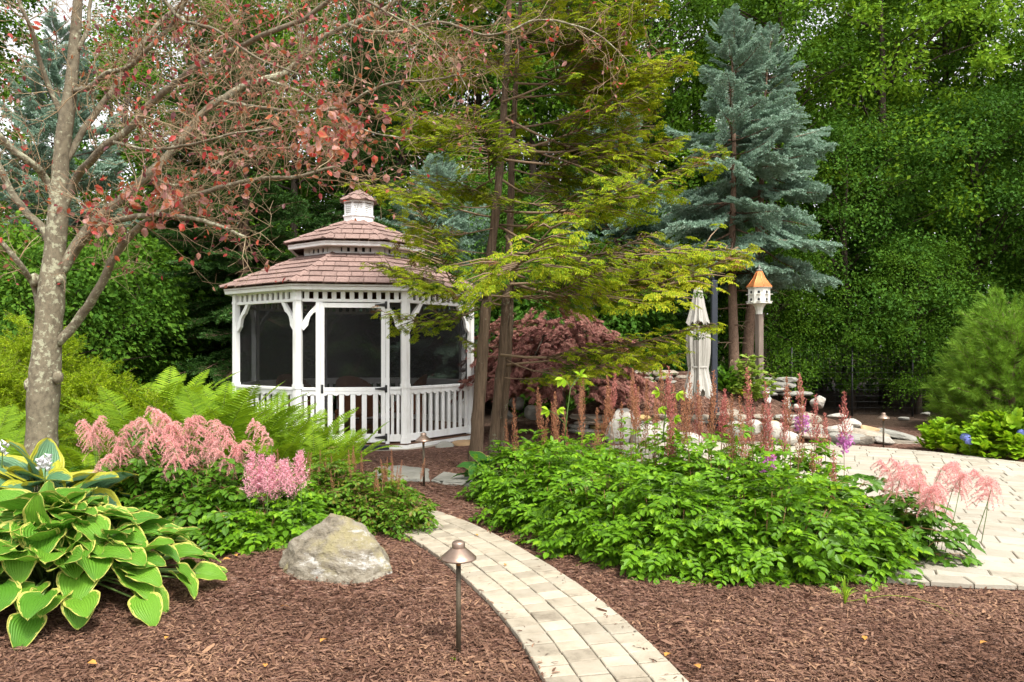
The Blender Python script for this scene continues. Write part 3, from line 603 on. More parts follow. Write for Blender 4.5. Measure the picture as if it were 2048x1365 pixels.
for i, (x, y, D, a, b, c, mat, lab, fl, tl) in enumerate(RK):
    p = P(x, y, D); gz = float(hgt(p[0], p[1])); z = max(p[2], gz-0.02)
    if i < 4: z = gz-0.03
    rock(lab, (p[0], p[1], z+c*0.42), (a, b, c), 100+i*3, mat, RS(i).uniform(-0.5, 0.5), 'rock', 'rocks round the patio and mound', (0, tl), flat=0.55 if fl else 0, cuts=5 if fl else 7, rough=0.07)

# ================================================================ GAZEBO
GC = np.array([-2.659, 12.592, 0.0]); GR = 2.028; GROT = 0.155; C8 = math.cos(PI/8)
gz = thing('gazebo', 'white eight sided garden gazebo with double tiered pinkish shingle roof and dark screens', 'gazebo', tuple(GC), GROT)
W = MT['white']
def face_frame(k):
    """face k (0 = front, counter-clockwise): origin at face mid on the post circle, x along, y outward-in, z up"""
    a = -PI/2+k*PI/4; out = np.array([math.cos(a), math.sin(a), 0]); al = np.array([-math.sin(a), math.cos(a), 0])
    return np.stack([al, -out, [0, 0, 1.0]], -1), out*GR*C8
SIDE = 2*GR*math.sin(PI/8)
class FG(Geo):
    """boxes given in the plane of one face: u along, v in, z up"""
    def __init__(s, k): super().__init__(); s.R, s.O = face_frame(k)
    def b(s, u0, u1, z0, z1, v0, v1, mat=0, bev=0.004): return s.box(s.R@np.array([(u0+u1)/2, (v0+v1)/2, (z0+z1)/2])+s.O, (u1-u0, v1-v0, z1-z0), s.R, mat, bev)
    def poly(s, pts, v0, v1, mat=0):
        pts = np.asarray(pts, float); n = len(pts)
        V = np.r_[np.c_[pts[:, 0], np.full(n, v0), pts[:, 1]], np.c_[pts[:, 0], np.full(n, v1), pts[:, 1]]]@s.R.T+s.O
        return V, n
def ring(g, r0, z0, r1, z1, mat=0, n=8, off=PI/8-PI/2):
    a = off+np.arange(n)*2*PI/n
    V = np.r_[np.c_[r0*np.cos(a), r0*np.sin(a), np.full(n, z0)], np.c_[r1*np.cos(a), r1*np.sin(a), np.full(n, z1)]]
    g.quads(V, [(i, (i+1) % n, n+(i+1) % n, n+i) for i in range(n)], mat)
def octa(g, r, z0, z1, mat=0):
    a = PI/8-PI/2+np.arange(8)*PI/4; g.prism(np.c_[r*np.cos(a), r*np.sin(a)], z0, z1, mat=mat)
g = Geo(); octa(g, 2.22, -0.12, 0.025); g.obj('foundation', MT['concrete'], gz)
g = Geo(); octa(g, 2.13, 0.028, 0.075); g.obj('skirt_board', W, gz)
g = Geo(); octa(g, 2.06, 0.078, 0.10); g.obj('floor', MT['deckwood'], gz)
for k in range(8):
    a = PI/8-PI/2+k*PI/4; d = np.array([math.cos(a), math.sin(a), 0]); Rk = np.stack([np.array([-d[1], d[0], 0]), -d, [0, 0, 1.0]], -1)
    g = Geo(); poly = [(-0.068, -0.028), (0.0, -0.056), (0.068, -0.028), (0.05, 0.05), (-0.05, 0.05)]
    g.prism(poly, 0.10, 2.44, Rk, d*GR); g.prism(np.array(poly)*1.18, 0.101, 0.19, Rk, d*GR); g.prism(np.array(poly)*1.16, 0.93, 0.99, Rk, d*GR); g.prism(np.array(poly)*1.14, 2.22, 2.26, Rk, d*GR)
    g.obj('post', W, gz)
def tri_strip(g, top, bot, v0, v1, R, O, mat=0):
    """wall between two polylines (same u), extruded v0..v1"""
    top = np.asarray(top, float); bot = np.asarray(bot, float); n = len(top)
    def lay(p, v): return np.c_[p[:, 0], np.full(n, v), p[:, 1]]@R.T+O
    V = np.r_[lay(top, v0), lay(bot, v0), lay(top, v1), lay(bot, v1)]; Q = []
    for i in range(n-1):
        Q += [(i, n+i, n+i+1, i+1), (2*n+i, 2*n+i+1, 3*n+i+1, 3*n+i), (i, i+1, 2*n+i+1, 2*n+i), (n+i, 3*n+i, 3*n+i+1, n+i+1)]
    Q += [(0, 2*n, 3*n, n), (n-1, 2*n-1, 4*n-1, 3*n-1)]
    g.quads(V, Q, mat)
def apron(g, u0, u1, zt, zb, nb, R, O, v0, v1):
    """board under the handrail with a scalloped lower edge, one arch over every baluster"""
    us, zs = [], []
    st = (u1-u0)/nb
    for b in range(nb):
        for t in np.linspace(-0.5, 0.5, 9)[:-1 if b < nb-1 else None]:
            us.append(u0+(b+0.5+t)*st); zs.append(zb+0.022*math.sqrt(max(0, 1-(t/0.36)**2)))
    us = np.array(us); tri_strip(g, np.c_[us, np.full(len(us), zt)], np.c_[us, zs], v0, v1, R, O)
def bracket(k, side, u_post):
    """curved corner brace: straight back edge, stepped and scooped front edge"""
    outer = [(0, -0.36), (0.0, -0.33), (0.16, -0.10), (0.245, 0.0)]; inner = [(0.035, -0.36), (0.075, -0.31), (0.17, -0.245), (0.235, -0.085)]
    o2 = np.array([(0.0, -0.40), (0.0, -0.30), (0.09, -0.155), (0.19, -0.05), (0.225, -0.001)]); i2 = np.array([(0.012, -0.42), (0.065, -0.33), (0.10, -0.22), (0.20, -0.115), (0.34, -0.001)])
    # smooth scoop
    i2 = np.array([(0.02, -0.42), (0.085, -0.345), (0.092, -0.30), (0.115, -0.22), (0.16, -0.165), (0.215, -0.135), (0.225, -0.11), (0.30, -0.001)])
    t = np.linspace(0, 1, 8); o8 = np.c_[np.interp(t, np.linspace(0, 1, 5), o2[:, 0]), np.interp(t, np.linspace(0, 1, 5), o2[:, 1])]
    g = FG(k); sgn = 1 if side < 0 else -1
    A = np.c_[u_post+sgn*o8[:, 0], 2.204+o8[:, 1]]; B = np.c_[u_post+sgn*i2[:, 0], 2.204+i2[:, 1]]
    # ribbon between A and B
    n = 8; lay = lambda p, v: np.c_[p[:, 0], np.full(n, v), p[:, 1]]@g.R.T+g.O
    V = np.r_[lay(A, -0.026), lay(B, -0.026), lay(A, 0.026), lay(B, 0.026)]; Q = []
    for i in range(n-1): Q += [(i, n+i, n+i+1, i+1), (2*n+i, 2*n+i+1, 3*n+i+1, 3*n+i), (i, i+1, 2*n+i+1, 2*n+i), (n+i, 3*n+i, 3*n+i+1, n+i+1)]
    Q += [(0, 2*n, 3*n, n), (n-1, 2*n-1, 4*n-1, 3*n-1)]
    g.quads(V, Q); return g
HS = SIDE/2-0.062
def panel(k, u0, u1, nb, parent_name='railing', screen=True):
    g = FG(k); g.b(u0, u1, 0.13, 0.235, -0.024, 0.024); g.obj('bottom_rail', W, gz)
    g = FG(k); g.b(u0, u1, 0.905, 0.945, -0.045, 0.045); apron(g, u0+0.001, u1-0.001, 0.903, 0.825, nb, g.R, g.O, -0.03, 0.03)
    rl = g.obj(parent_name, W, gz)
    for b in range(nb):
        st = (u1-u0)/nb; uc = u0+(b+0.5)*st; g = FG(k); wb = min(0.062, st*0.52); g.b(uc-wb/2, uc+wb/2, 0.2355, 0.8465, -0.0155, 0.0155, bev=0.003); g.obj('baluster', W, rl)
    if screen:
        g = FG(k); g.b(u0, u1, 0.946, 2.206, 0.034, 0.037, bev=0); g.obj('screen', MT['screen'], gz)
    return rl
for k in range(8):
    g = FG(k); g.b(-HS, HS, 2.355, 2.42, -0.03, 0.03); g.b(-HS, HS, 2.205, 2.25, -0.032, 0.032); fz = g.obj('frieze', W, gz)
    nb = 11; st = 2*HS/nb
    for b in range(nb):
        g = FG(k); uc = -HS+(b+0.5)*st; g.b(uc-0.034, uc+0.034, 2.2505, 2.3545, -0.018, 0.018, bev=0.003); g.obj('picket', W, fz)
    for s in (-1, 1): bracket(k, s, s*HS).obj('bracket', W, gz)
    if k: panel(k, -HS, HS, 10)
# front face: side lights, jambs and the door
DL, DR = -0.455, 0.485
panel(0, -HS, DL-0.065, 2); panel(0, DR+0.065, HS, 2)
for a_, b_ in ((DL-0.063, DL-0.004), (DR+0.004, DR+0.063)):
    g = FG(0); g.b(a_, b_, 0.10, 2.204, -0.045, 0.04); g.obj('door_jamb', W, gz)
g = FG(0); g.b(DL, DL+0.06, 0.125, 2.19, -0.042, 0.0); g.b(DR-0.06, DR, 0.125, 2.19, -0.042, 0.0); g.b(DL+0.06, DR-0.06, 2.12, 2.19, -0.042, 0.0)
g.b(DL+0.06, DR-0.06, 0.885, 0.945, -0.042, 0.0); g.b(DL+0.06, DR-0.06, 0.125, 0.25, -0.042, 0.0); apron(g, DL+0.06, DR-0.06, 0.884, 0.825, 5, g.R, g.O, -0.04, -0.004)
door = g.obj('door', W, gz); door['label'] = 'screen door with balusters below and black strap hinges'
for b in range(5):
    st = (DR-DL-0.12)/5; uc = DL+0.06+(b+0.5)*st; g = FG(0); g.b(uc-0.036, uc+0.036, 0.2505, 0.846, -0.034, -0.008, bev=0.003); g.obj('baluster', W, door)
g = FG(0); g.b(DL+0.06, DR-0.06, 0.946, 2.12, -0.018, -0.015, bev=0); g.obj('screen', MT['screen'], door)
for z in (0.20, 0.92, 2.165):
    g = FG(0); g.b(DR+0.0, DR+0.03, z-0.055, z+0.055, -0.056, -0.046); V, n_ = g.poly([(DR, z-0.028), (DR, z+0.028), (DR-0.15, z+0.008), (DR-0.15, z-0.008)], -0.054, -0.0435)
    g.add(V, [(0, 1, 2), (0, 2, 3), (4, 6, 5), (4, 7, 6), (0, 4, 5), (0, 5, 1), (1, 5, 6), (1, 6, 2), (2, 6, 7), (2, 7, 3), (3, 7, 4), (3, 4, 0)])
    c = g.R@np.array([DR+0.004, -0.062, z])+g.O; g.tube([c-[0, 0, 0.05], c+[0, 0, 0.05]], 0.009, 8); g.obj('hinge', MT['black'], door)
g = FG(0); g.b(DL+0.012, DL+0.045, 0.86, 0.99, -0.050, -0.0425); c = g.R@np.array([DL+0.03, -0.07, 0.90])+g.O; d = c+[0, 0, 0.07]; g.tube([c+g.R@[0, 0.02, 0], c, d, d+g.R@[0, 0.02, 0]], 0.008, 6); g.obj('handle', MT['black'], door)
g = FG(0); g.b(DL-0.06, DR+0.06, 0.03, 0.097, -0.16, -0.10); g.obj('threshold', MT['grey_pole'], gz)
# roof tiers: deck, shingles laid course by course, ridge caps, fascia
def tier(name, r_e, z_e, r_t, z_t, rows, wmin, wmax, seed, capn, fr, fh):
    g = Geo(); ring(g, r_e-0.03, z_e-0.022, r_t, z_t-0.012); ring(g, r_t, z_t-0.012, r_t*0.6, z_t-0.03); ring(g, r_t*0.6, z_t-0.03, r_e-0.03, z_e-0.05)
    rf = g.obj(name, MT['deckwood'], gz); r = RS(seed); mass = Geo()
    ap = C8; sl = math.hypot((r_e-r_t)*ap, z_t-z_e); pit = math.atan2(z_t-z_e, (r_e-r_t)*ap)
    for k in range(8):
        a = -PI/2+k*PI/4; out = np.array([math.cos(a), math.sin(a), 0]); al = np.array([-out[1], out[0], 0]); up = -out*math.cos(pit)+np.array([0, 0, math.sin(pit)]); nrm = np.cross(al, up)
        O = out*r_e*ap+np.array([0, 0, z_e]); half = lambda s: (r_e+(r_t-r_e)*s/sl)*math.sin(PI/8)
        single = k in (0, 1, 7)
        for w_ in range(rows):
            s0 = sl*w_/rows-(0.025 if w_ == 0 else 0); s1 = min(sl*(w_+1)/rows+0.03, sl); h0, h1 = half(s0), half(s1); u = -h0-r.uniform(0, wmax*0.8)
            while u < h0:
                wd = r.uniform(wmin, wmax); g_ = 0.004
                a0, a1 = max(u+g_, -h0), min(u+wd-g_, h0); b0, b1 = max(u+g_, -h1), min(u+wd-g_, h1); u += wd
                if a1-a0 < 0.015: continue
                if b1 < b0: b0 = b1 = (b0+b1)/2
                lift = 0.026+r.uniform(-0.003, 0.004); dz = r.uniform(-0.006, 0.006)
                f = lambda uu, s, hh: O+al*uu+up*s+nrm*hh
                V = np.array([f(a0, s0+dz, lift), f(a1, s0+dz, lift), f(b1, s1, 0.006), f(b0, s1, 0.006), f(a0, s0+dz, lift-0.013), f(a1, s0+dz, lift-0.013), f(b1, s1, -0.004), f(b0, s1, -0.004)])
                Q = [(0, 1, 2, 3), (4, 7, 6, 5), (0, 4, 5, 1), (1, 5, 6, 2), (3, 2, 6, 7), (0, 3, 7, 4)]
                if single: q = Geo(); q.quads(V, Q); q.obj('shingle', MT['shingle'], rf)
                else: mass.quads(V, Q)
    stuff(mass.obj('shingle', MT['shingle'], rf))
    for k in range(8):
        a = PI/8-PI/2+k*PI/4; d = np.array([math.cos(a), math.sin(a), 0]); al = np.array([-d[1], d[0], 0]); O = d*r_e+np.array([0, 0, z_e]); E_ = d*r_t+np.array([0, 0, z_t]); ax = norm(E_-O); nr = np.cross(al, ax); Ln = np.linalg.norm(E_-O)
        for w_ in range(capn):
            s0, s1 = Ln*w_/capn-0.02, min(Ln*(w_+1)/capn+0.03, Ln); hw = 0.062; q = Geo(); f = lambda u, s, h: O+al*u+ax*s+nr*h; dr = hw*0.20
            V = np.array([f(-hw, s0, 0.03-dr), f(0, s0, 0.046), f(hw, s0, 0.03-dr), f(-hw, s1, 0.014-dr), f(0, s1, 0.028), f(hw, s1, 0.014-dr)])
            V = np.r_[V, V-nr*0.012]
            q.quads(V, [(0, 1, 4, 3), (1, 2, 5, 4), (6, 9, 10, 7), (7, 10, 11, 8), (0, 6, 7, 1), (1, 7, 8, 2), (0, 3, 9, 6), (2, 8, 11, 5)]); q.obj('hip_cap', MT['shingle'], rf)
    g = Geo(); ring(g, r_e-fr-0.07, z_e-fh-0.02, r_e-fr, z_e-fh-0.015); ring(g, r_e-fr, z_e-fh-0.015, r_e-0.035, z_e-0.018); ring(g, r_e-0.035, z_e-0.018, r_e-0.06, z_e-0.04); g.obj('fascia', W, gz)
    return rf
tier('roof', 2.25, 2.475, 0.96, 3.055, 6, 0.15, 0.24, 41, 6, 0.055, 0.085)
tier('upper_roof', 1.25, 3.245, 0.24, 3.70, 4, 0.15, 0.24, 42, 4, 0.04, 0.075)
g = Geo(); ring(g, 2.12, 2.372, 1.95, 2.40); g.obj('soffit', W, gz)
g = Geo(); ring(g, 1.98, 2.40, 1.98, 2.46); g.obj('header', W, gz)
# clerestory band between the roofs
g = Geo(); ring(g, 0.93, 3.05, 0.93, 3.085); ring(g, 0.95, 3.085, 0.93, 3.085); ring(g, 0.95, 3.04, 0.95, 3.085); ring(g, 0.95, 3.155, 0.95, 3.21); ring(g, 0.93, 3.155, 0.95, 3.155); cl = g.obj('clerestory', W, gz)
for k in range(8):
    a = -PI/2+k*PI/4; out = np.array([math.cos(a), math.sin(a), 0]); al = np.array([-out[1], out[0], 0]); Rk = np.stack([al, -out, [0, 0, 1.0]], -1); O = out*0.94*C8; h = 0.94*math.sin(PI/8)
    for b in range(6):
        uc = -h+0.06+(b+0.0)*(2*h-0.12)/5; wd = 0.075 if b not in (0, 5) else 0.12; q = Geo(); q.box(O+al*uc+np.array([0, 0, 3.12]), (wd, 0.022, 0.0695), Rk, 0, 0.003); q.obj('picket', W, cl)
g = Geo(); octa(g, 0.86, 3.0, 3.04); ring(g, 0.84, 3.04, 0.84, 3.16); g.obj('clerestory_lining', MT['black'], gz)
# cupola
g = Geo(); octa(g, 0.265, 3.60, 3.785); octa(g, 0.285, 3.786, 3.812); octa(g, 0.235, 3.813, 4.03); octa(g, 0.27, 4.0305, 4.062); cu = g.obj('cupola', W, gz)
for k in range(8):
    a = -PI/2+k*PI/4; out = np.array([math.cos(a), math.sin(a), 0]); al = np.array([-out[1], out[0], 0]); Rk = np.stack([al, -out, [0, 0, 1.0]], -1); h = 0.262*math.sin(PI/8)
    q = Geo()
    for s in (-1, 1): q.box(out*0.25*C8+al*s*(h-0.016)+np.array([0, 0, 3.922]), (0.030, 0.02, 0.21), Rk, 0, 0.002)
    q.obj('louver_frame', W, cu)
    for b in range(6):
        Rt = Rk@rotx(-0.6); q = Geo(); q.box(out*0.245*C8+np.array([0, 0, 3.838+b*0.033]), (2*h-0.062, 0.006, 0.032), Rt, 0, 0.001); q.obj('louver', W, cu)
tier('cupola_roof', 0.298, 4.06, 0.012, 4.255, 2, 0.5, 0.6, 43, 2, 0.02, 0.02)
# furniture seen dimly through the screens
def wicker_chair(label, x, y, rz):
    M = Matrix.Rotation(GROT, 4, 'Z'); p = M@Vector((x, y, 0.10)); t = thing('wicker_chair', label, 'armchair', (GC[0]+p.x, GC[1]+p.y, 0.10), rz, 'wicker armchairs inside the gazebo')
    g = Geo(); g.box((0, 0, 0.38), (0.56, 0.56, 0.10), None, 0, 0.03); g.obj('seat', MT['wicker'], t)
    g = Geo(); a = np.linspace(-1.9, 1.9, 22)
    top = np.c_[0.33*np.sin(a), 0.30*np.cos(a)]; zt = 0.62+0.36*np.clip(np.cos(a), 0, 1)**0.7
    V = np.r_[np.c_[top*0.9, np.full(22, 0.30)], np.c_[top*1.08, zt], np.c_[top*0.82, np.full(22, 0.30)], np.c_[top*1.0, zt]]
    g.quads(V, [(i, i+1, 23+i, 22+i) for i in range(21)]+[(44+i, 66+i, 67+i, 45+i) for i in range(21)]+[(22+i, 23+i, 67+i, 66+i) for i in range(21)]); g.obj('backrest', MT['wicker'], t)
    g = Geo(); g.box((0, -0.02, 0.47), (0.48, 0.48, 0.08), None, 0, 0.03); g.obj('cushion', MT['cushion'], t)
    for sx in (-1, 1):
        for sy in (-1, 1): g = Geo(); g.tube([(sx*0.24, sy*0.24, 0), (sx*0.25, sy*0.25, 0.34)], 0.025, 8); g.obj('leg', MT['wicker'], t)
wicker_chair('brown wicker armchair behind the left screen of the gazebo', -1.05, 0.1, 0.9)
wicker_chair('brown wicker armchair directly behind the gazebo door', 0.0, -0.55, 2.9)
wicker_chair('brown wicker armchair behind the right screen of the gazebo', 0.85, -0.15, -1.6)
t = thing('round_table', 'low round wicker table in the middle of the gazebo', 'table', (GC[0], GC[1]+0.35, 0.10))
g = Geo(); g.lathe([(0, 0.60), (0.42, 0.60), (0.44, 0.62), (0.44, 0.645), (0, 0.65)], 24); g.obj('tabletop', MT['wicker'], t)
g = Geo(); g.lathe([(0.24, 0), (0.22, 0.04), (0.07, 0.1), (0.06, 0.5), (0.2, 0.6)], 16); g.obj('pedestal', MT['wicker'], t)

# ================================================================ PATH LIGHTS
def path_light(px, py, label, hh, D=None, lean=(0, 0)):
    D = D or EYE*FPX/(py-HOR); p = P(px, py, D); z = float(hgt(p[0], p[1])); p[2] = min(p[2], z) if D is None else z
    t = thing('path_light', label, 'path light', (p[0], p[1], p[2]), 0.3, 'bronze path lights'); t.rotation_euler = (lean[0], lean[1], 0.3); k = hh/0.55
    g = Geo(); g.tube([(0, 0, -0.08), (0, 0, 0.44*k)], 0.0125, 12); g.obj('stake', MT['bronze_post'], t)
    g = Geo(); g.lathe([(0.012, 0.425*k), (0.013, 0.44*k), (0.027, 0.462*k), (0.030, 0.475*k), (0, 0.476*k)], 20); g.obj('socket', MT['brass'], t)
    g = Geo(); z0 = 0.462*k; g.lathe([(0.0, z0+0.012), (0.084, z0-0.003), (0.089, z0), (0.088, z0+0.006), (0.070, z0+0.022), (0.038, z0+0.050), (0.032, z0+0.053)], 32); g.obj('shade', MT['bronze'], t)
    g = Geo(); g.lathe([(0.032, z0+0.053), (0.0325, z0+0.074), (0.029, z0+0.081), (0.018, z0+0.087), (0, z0+0.089)], 24); g.obj('cap', MT['bronze'], t)
path_light(917, 1312, 'bronze path light in the mulch at the front, beside the curving walk', 0.55)
path_light(848, 980, 'bronze path light in front of the gazebo railing and the long stepping stone', 0.575, lean=(0, -0.012))
path_light(1767, 897, 'bronze path light by the slabs at the far rim of the patio', 0.53)

# ================================================================ UMBRELLA, BIRDHOUSE, FIGURINES, FENCE
def umbrella():
    D = 12.05; b = P(1396, 700, D); x, y = b[0], b[1]; zt = P(0, 575, D)[2]; zb = P(0, 792, D)[2]
    mx = P(1428, 700, D)[0]; zg = float(hgt(mx, y))
    t = thing('patio_umbrella', 'closed off white cantilever umbrella hanging beside its slate coloured mast', 'umbrella', (mx, y, zg))
    lx = x-mx
    g = Geo(); g.box((0, 0, 1.22), (0.10, 0.10, 2.44), None, 0, 0.012); g.obj('mast', MT['grey_pole'], t)
    g = Geo(); g.box((0, 0, 0.17), (0.14, 0.14, 0.34), None, 0, 0.012); g.obj('mast_sleeve', MT['grey_pole'], t)
    g = Geo(); g.tube([(0, 0, 2.40), (lx*0.3, 0, 2.62), (lx, 0, 2.66)], 0.03, 10); g.tube([(lx, 0, 2.67), (lx, 0, zt-zg-0.05)], 0.016, 8); g.obj('arm', MT['grey_pole'], t)
    def folds(prof, seed, amp, nf=9, n=108, tail=None):
        r = RS(seed); a = np.linspace(0, 2*PI, n+1)[:-1]; ph = r.uniform(0, 6); V = []
        wv = 0.7*np.cos(a*nf+ph+0.5*np.sin(2*a))+0.55*np.cos(a*(nf*2-3)+1)+0.45*np.cos(a*5+2)+0.35*np.cos(a*(nf*3+1)+4)
        for i, (rr, z) in enumerate(prof):
            rad = 0.88*rr*(1+amp*(wv+0.4*np.cos(a*7+i*0.8))*(0.6+0.4*i/len(prof))); zz = z+(tail(a) if tail is not None and i == len(prof)-1 else 0*a)
            V.append(np.c_[lx+rad*np.cos(a), rad*np.sin(a), zz-zg])
        V = np.concatenate(V); k = len(prof); g = Geo(); g.quads(V, [(i*n+j, i*n+(j+1) % n, (i+1)*n+(j+1) % n, (i+1)*n+j) for i in range(k-1) for j in range(n)], 0, True); return g
    g = folds([(0.15, zb+0.80*1.45), (0.185, 1.86), (0.195, 1.70), (0.185, 1.45), (0.165, 1.27), (0.155, 1.18), (0.18, 1.05), (0.215, 0.92), (0.25, zb+0.04)], 3, 0.21, tail=lambda a: 0.05*np.cos(9*a)+0.04*np.cos(4*a)); g.obj('canopy', MT['canvas'], t)
    g = folds([(0.03, zt), (0.065, zt-0.02), (0.085, 2.38), (0.125, 2.18), (0.165, 2.02), (0.19, 1.93)], 5, 0.17, tail=lambda a: 0.035*np.cos(8*a)); g.obj('vent_flap', MT['canvas'], t)
    g = Geo(); g.lathe([(0.150, 1.205-zg), (0.153, 1.22-zg), (0.150, 1.235-zg)], 20, (lx, 0, 0)); g.obj('tie_strap', MT['canvas'], t)
umbrella()
def birdhouse():
    D = 13.3; c = P(1518.5, 700, D); x, y = c[0], c[1]; k = D/FPX; zz = lambda py: EYE-(py-HOR)*k; g0 = float(hgt(x, y))
    t = thing('birdhouse', 'white birdhouse with flared copper roof on a grey wooden post', 'birdhouse', (x, y, g0), 0.42)
    Z = lambda py: zz(py)-g0
    g = Geo(); g.box((0, 0, Z(629)/2-0.05), (0.115, 0.115, Z(629)+0.1), None, 0, 0.01); g.obj('post', MT['postwood'], t)
    g = Geo(); r8 = PI/8
    g.lathe([(0.062, Z(629)), (0.066, Z(622)), (0.085, Z(615)), (0.13, Z(609)), (0.155, Z(607.5))], 8, rot=r8, smooth=False); g.obj('bracket_collar', MT['oldwhite'], t)
    g = Geo(); g.lathe([(0, Z(608)), (0.235, Z(608)), (0.235, Z(606)), (0, Z(606))], 8, rot=r8, smooth=False); g.obj('floor_board', MT['oldwhite'], t)
    body = Geo(); body.lathe([(0.0, Z(606)), (0.205, Z(606)), (0.205, Z(577)), (0, Z(577))], 8, rot=r8, smooth=False); bo = body.obj('walls', MT['oldwhite'], t)
    for q in range(8):
        a = q*PI/4; out = np.array([math.cos(a), math.sin(a), 0]); al = np.array([-out[1], out[0], 0]); R = np.stack([al, out, [0, 0, 1.0]], -1)
        for py in (588.5, 603):
            g = Geo(); w_ = 0.022; hh = 0.05; pts = [(-w_, 0), (w_, 0)]+[(w_*math.cos(s), hh*0.6+w_*math.sin(s)) for s in np.linspace(0, PI, 8)]; n = len(pts); z = Z(py)
            V = np.array([out*(0.205*C8+0.003)+al*u+np.array([0, 0, z+v]) for u, v in pts]+[out*(0.205*C8-0.01)+al*u+np.array([0, 0, z+v]) for u, v in pts])
            g.add(V, [(0, i, i+1) for i in range(1, n-1)]); g.quads(V, [(i, (i+1) % n, n+(i+1) % n, n+i) for i in range(n)]); ho = g.obj('entrance_hole', MT['black'], bo)
            g = Geo(); g.box(out*(0.205*C8+0.022)+np.array([0, 0, z-0.008]), (0.07, 0.045, 0.010), R); g.obj('perch', MT['oldwhite'], bo)
    g = Geo(); g.lathe([(0.0, Z(577)), (0.235, Z(577)), (0.24, Z(574.8)), (0.232, Z(574.5))], 8, rot=r8, smooth=False); g.obj('eave', MT['oldwhite'], t)
    g = Geo(); g.lathe([(0.245, Z(576)), (0.242, Z(574.6)), (0.175, Z(567)), (0.115, Z(557.5)), (0.068, Z(547)), (0.040, Z(541.5)), (0, Z(541))], 8, rot=r8, smooth=False)
    for q in range(8):
        a = q*PI/4+r8; g.tube([(rr*math.cos(a), rr*math.sin(a), Z(z_)+0.003) for rr, z_ in ((0.244, 574.9), (0.175, 567), (0.115, 557.5), (0.068, 547), (0.04, 541.5))], 0.006, 5)
    g.obj('roof', MT['copper'], t)
    g = Geo(); g.lathe([(0.05, Z(542.5)), (0.055, Z(541)), (0.05, Z(539.6)), (0.02, Z(539)), (0.014, Z(537)), (0.026, Z(535)), (0.02, Z(533.4)), (0.009, Z(532.5)), (0.014, Z(531)), (0.009, Z(529.6)), (0, Z(529))], 14); g.obj('finial', MT['greystone'], t)
birdhouse()
def owl(label, px, py, D, h, rz, green):
    p = P(px, py, D); z = float(hgt(p[0], p[1])); t = thing('owl_figurine', label, 'figurine', (p[0], p[1], z+0.02), rz, 'glazed owl figurines'); k = h
    g = Geo(); g.lathe([(0, 0), (0.20*k, 0.0), (0.25*k, 0.08*k), (0.27*k, 0.3*k), (0.24*k, 0.52*k), (0.19*k, 0.60*k), (0.22*k, 0.70*k), (0.24*k, 0.82*k), (0.17*k, 0.95*k), (0, 1.0*k)], 20); g.obj('body', MT['glaze'], t)
    for s in (-1, 1):
        g = Geo(); g.lathe([(0, 0), (0.07*k, 0), (0.055*k, 0.09*k), (0, 0.17*k)], 8, (s*0.14*k, 0, 0.88*k)); g.obj('ear', MT['glaze'], t)
        V, T = ico(2); g = Geo(); g.add(V*np.array([0.075, 0.05, 0.085])*k+np.array([s*0.1*k, -0.2*k, 0.79*k]), T, 0, True); g.obj('eye', MT['glaze_green'], t)
        g = Geo(); g.add(V*np.array([0.07, 0.16, 0.22])*k+np.array([s*0.245*k, 0.02*k, 0.34*k]), T, 0, True); g.obj('wing', MT['glaze'] if not green else MT['glaze_green'], t)
    g = Geo(); g.lathe([(0.04*k, 0), (0, 0.09*k)], 6, (0, -0.235*k, 0.66*k)); g.obj('beak', MT['glaze_green'], t)
owl('white glazed owl figurine on the mulch slope, left of the greener one', 1535, 812, 12.9, 0.21, 0.1, False)
owl('white and sea green owl figurine on the mulch slope, right of the plainer one', 1574, 813, 12.9, 0.21, -0.3, True)
def fence():
    t = thing('wire_fence', 'dark wire mesh deer fence along the edge of the woods', 'fence', (7.5, 16.2, 0)); xs = np.arange(-2.6, 4.2, 1.35)
    for x in xs: g = Geo(); g.tube([(x, 0, -0.2), (x, 0, 1.55)], 0.022, 6); g.obj('post', MT['black'], t)
    g = Geo()
    for z in np.arange(0.08, 1.5, 0.13): g.tube([(xs[0], 0.03, z), (xs[-1], 0.03, z)], 0.0025, 4)
    for x in np.arange(xs[0], xs[-1], 0.13): g.tube([(x, 0.03, 0.03), (x, 0.03, 1.5)], 0.0022, 4)
    stuff(g.obj('mesh', MT['black'], t))
fence()
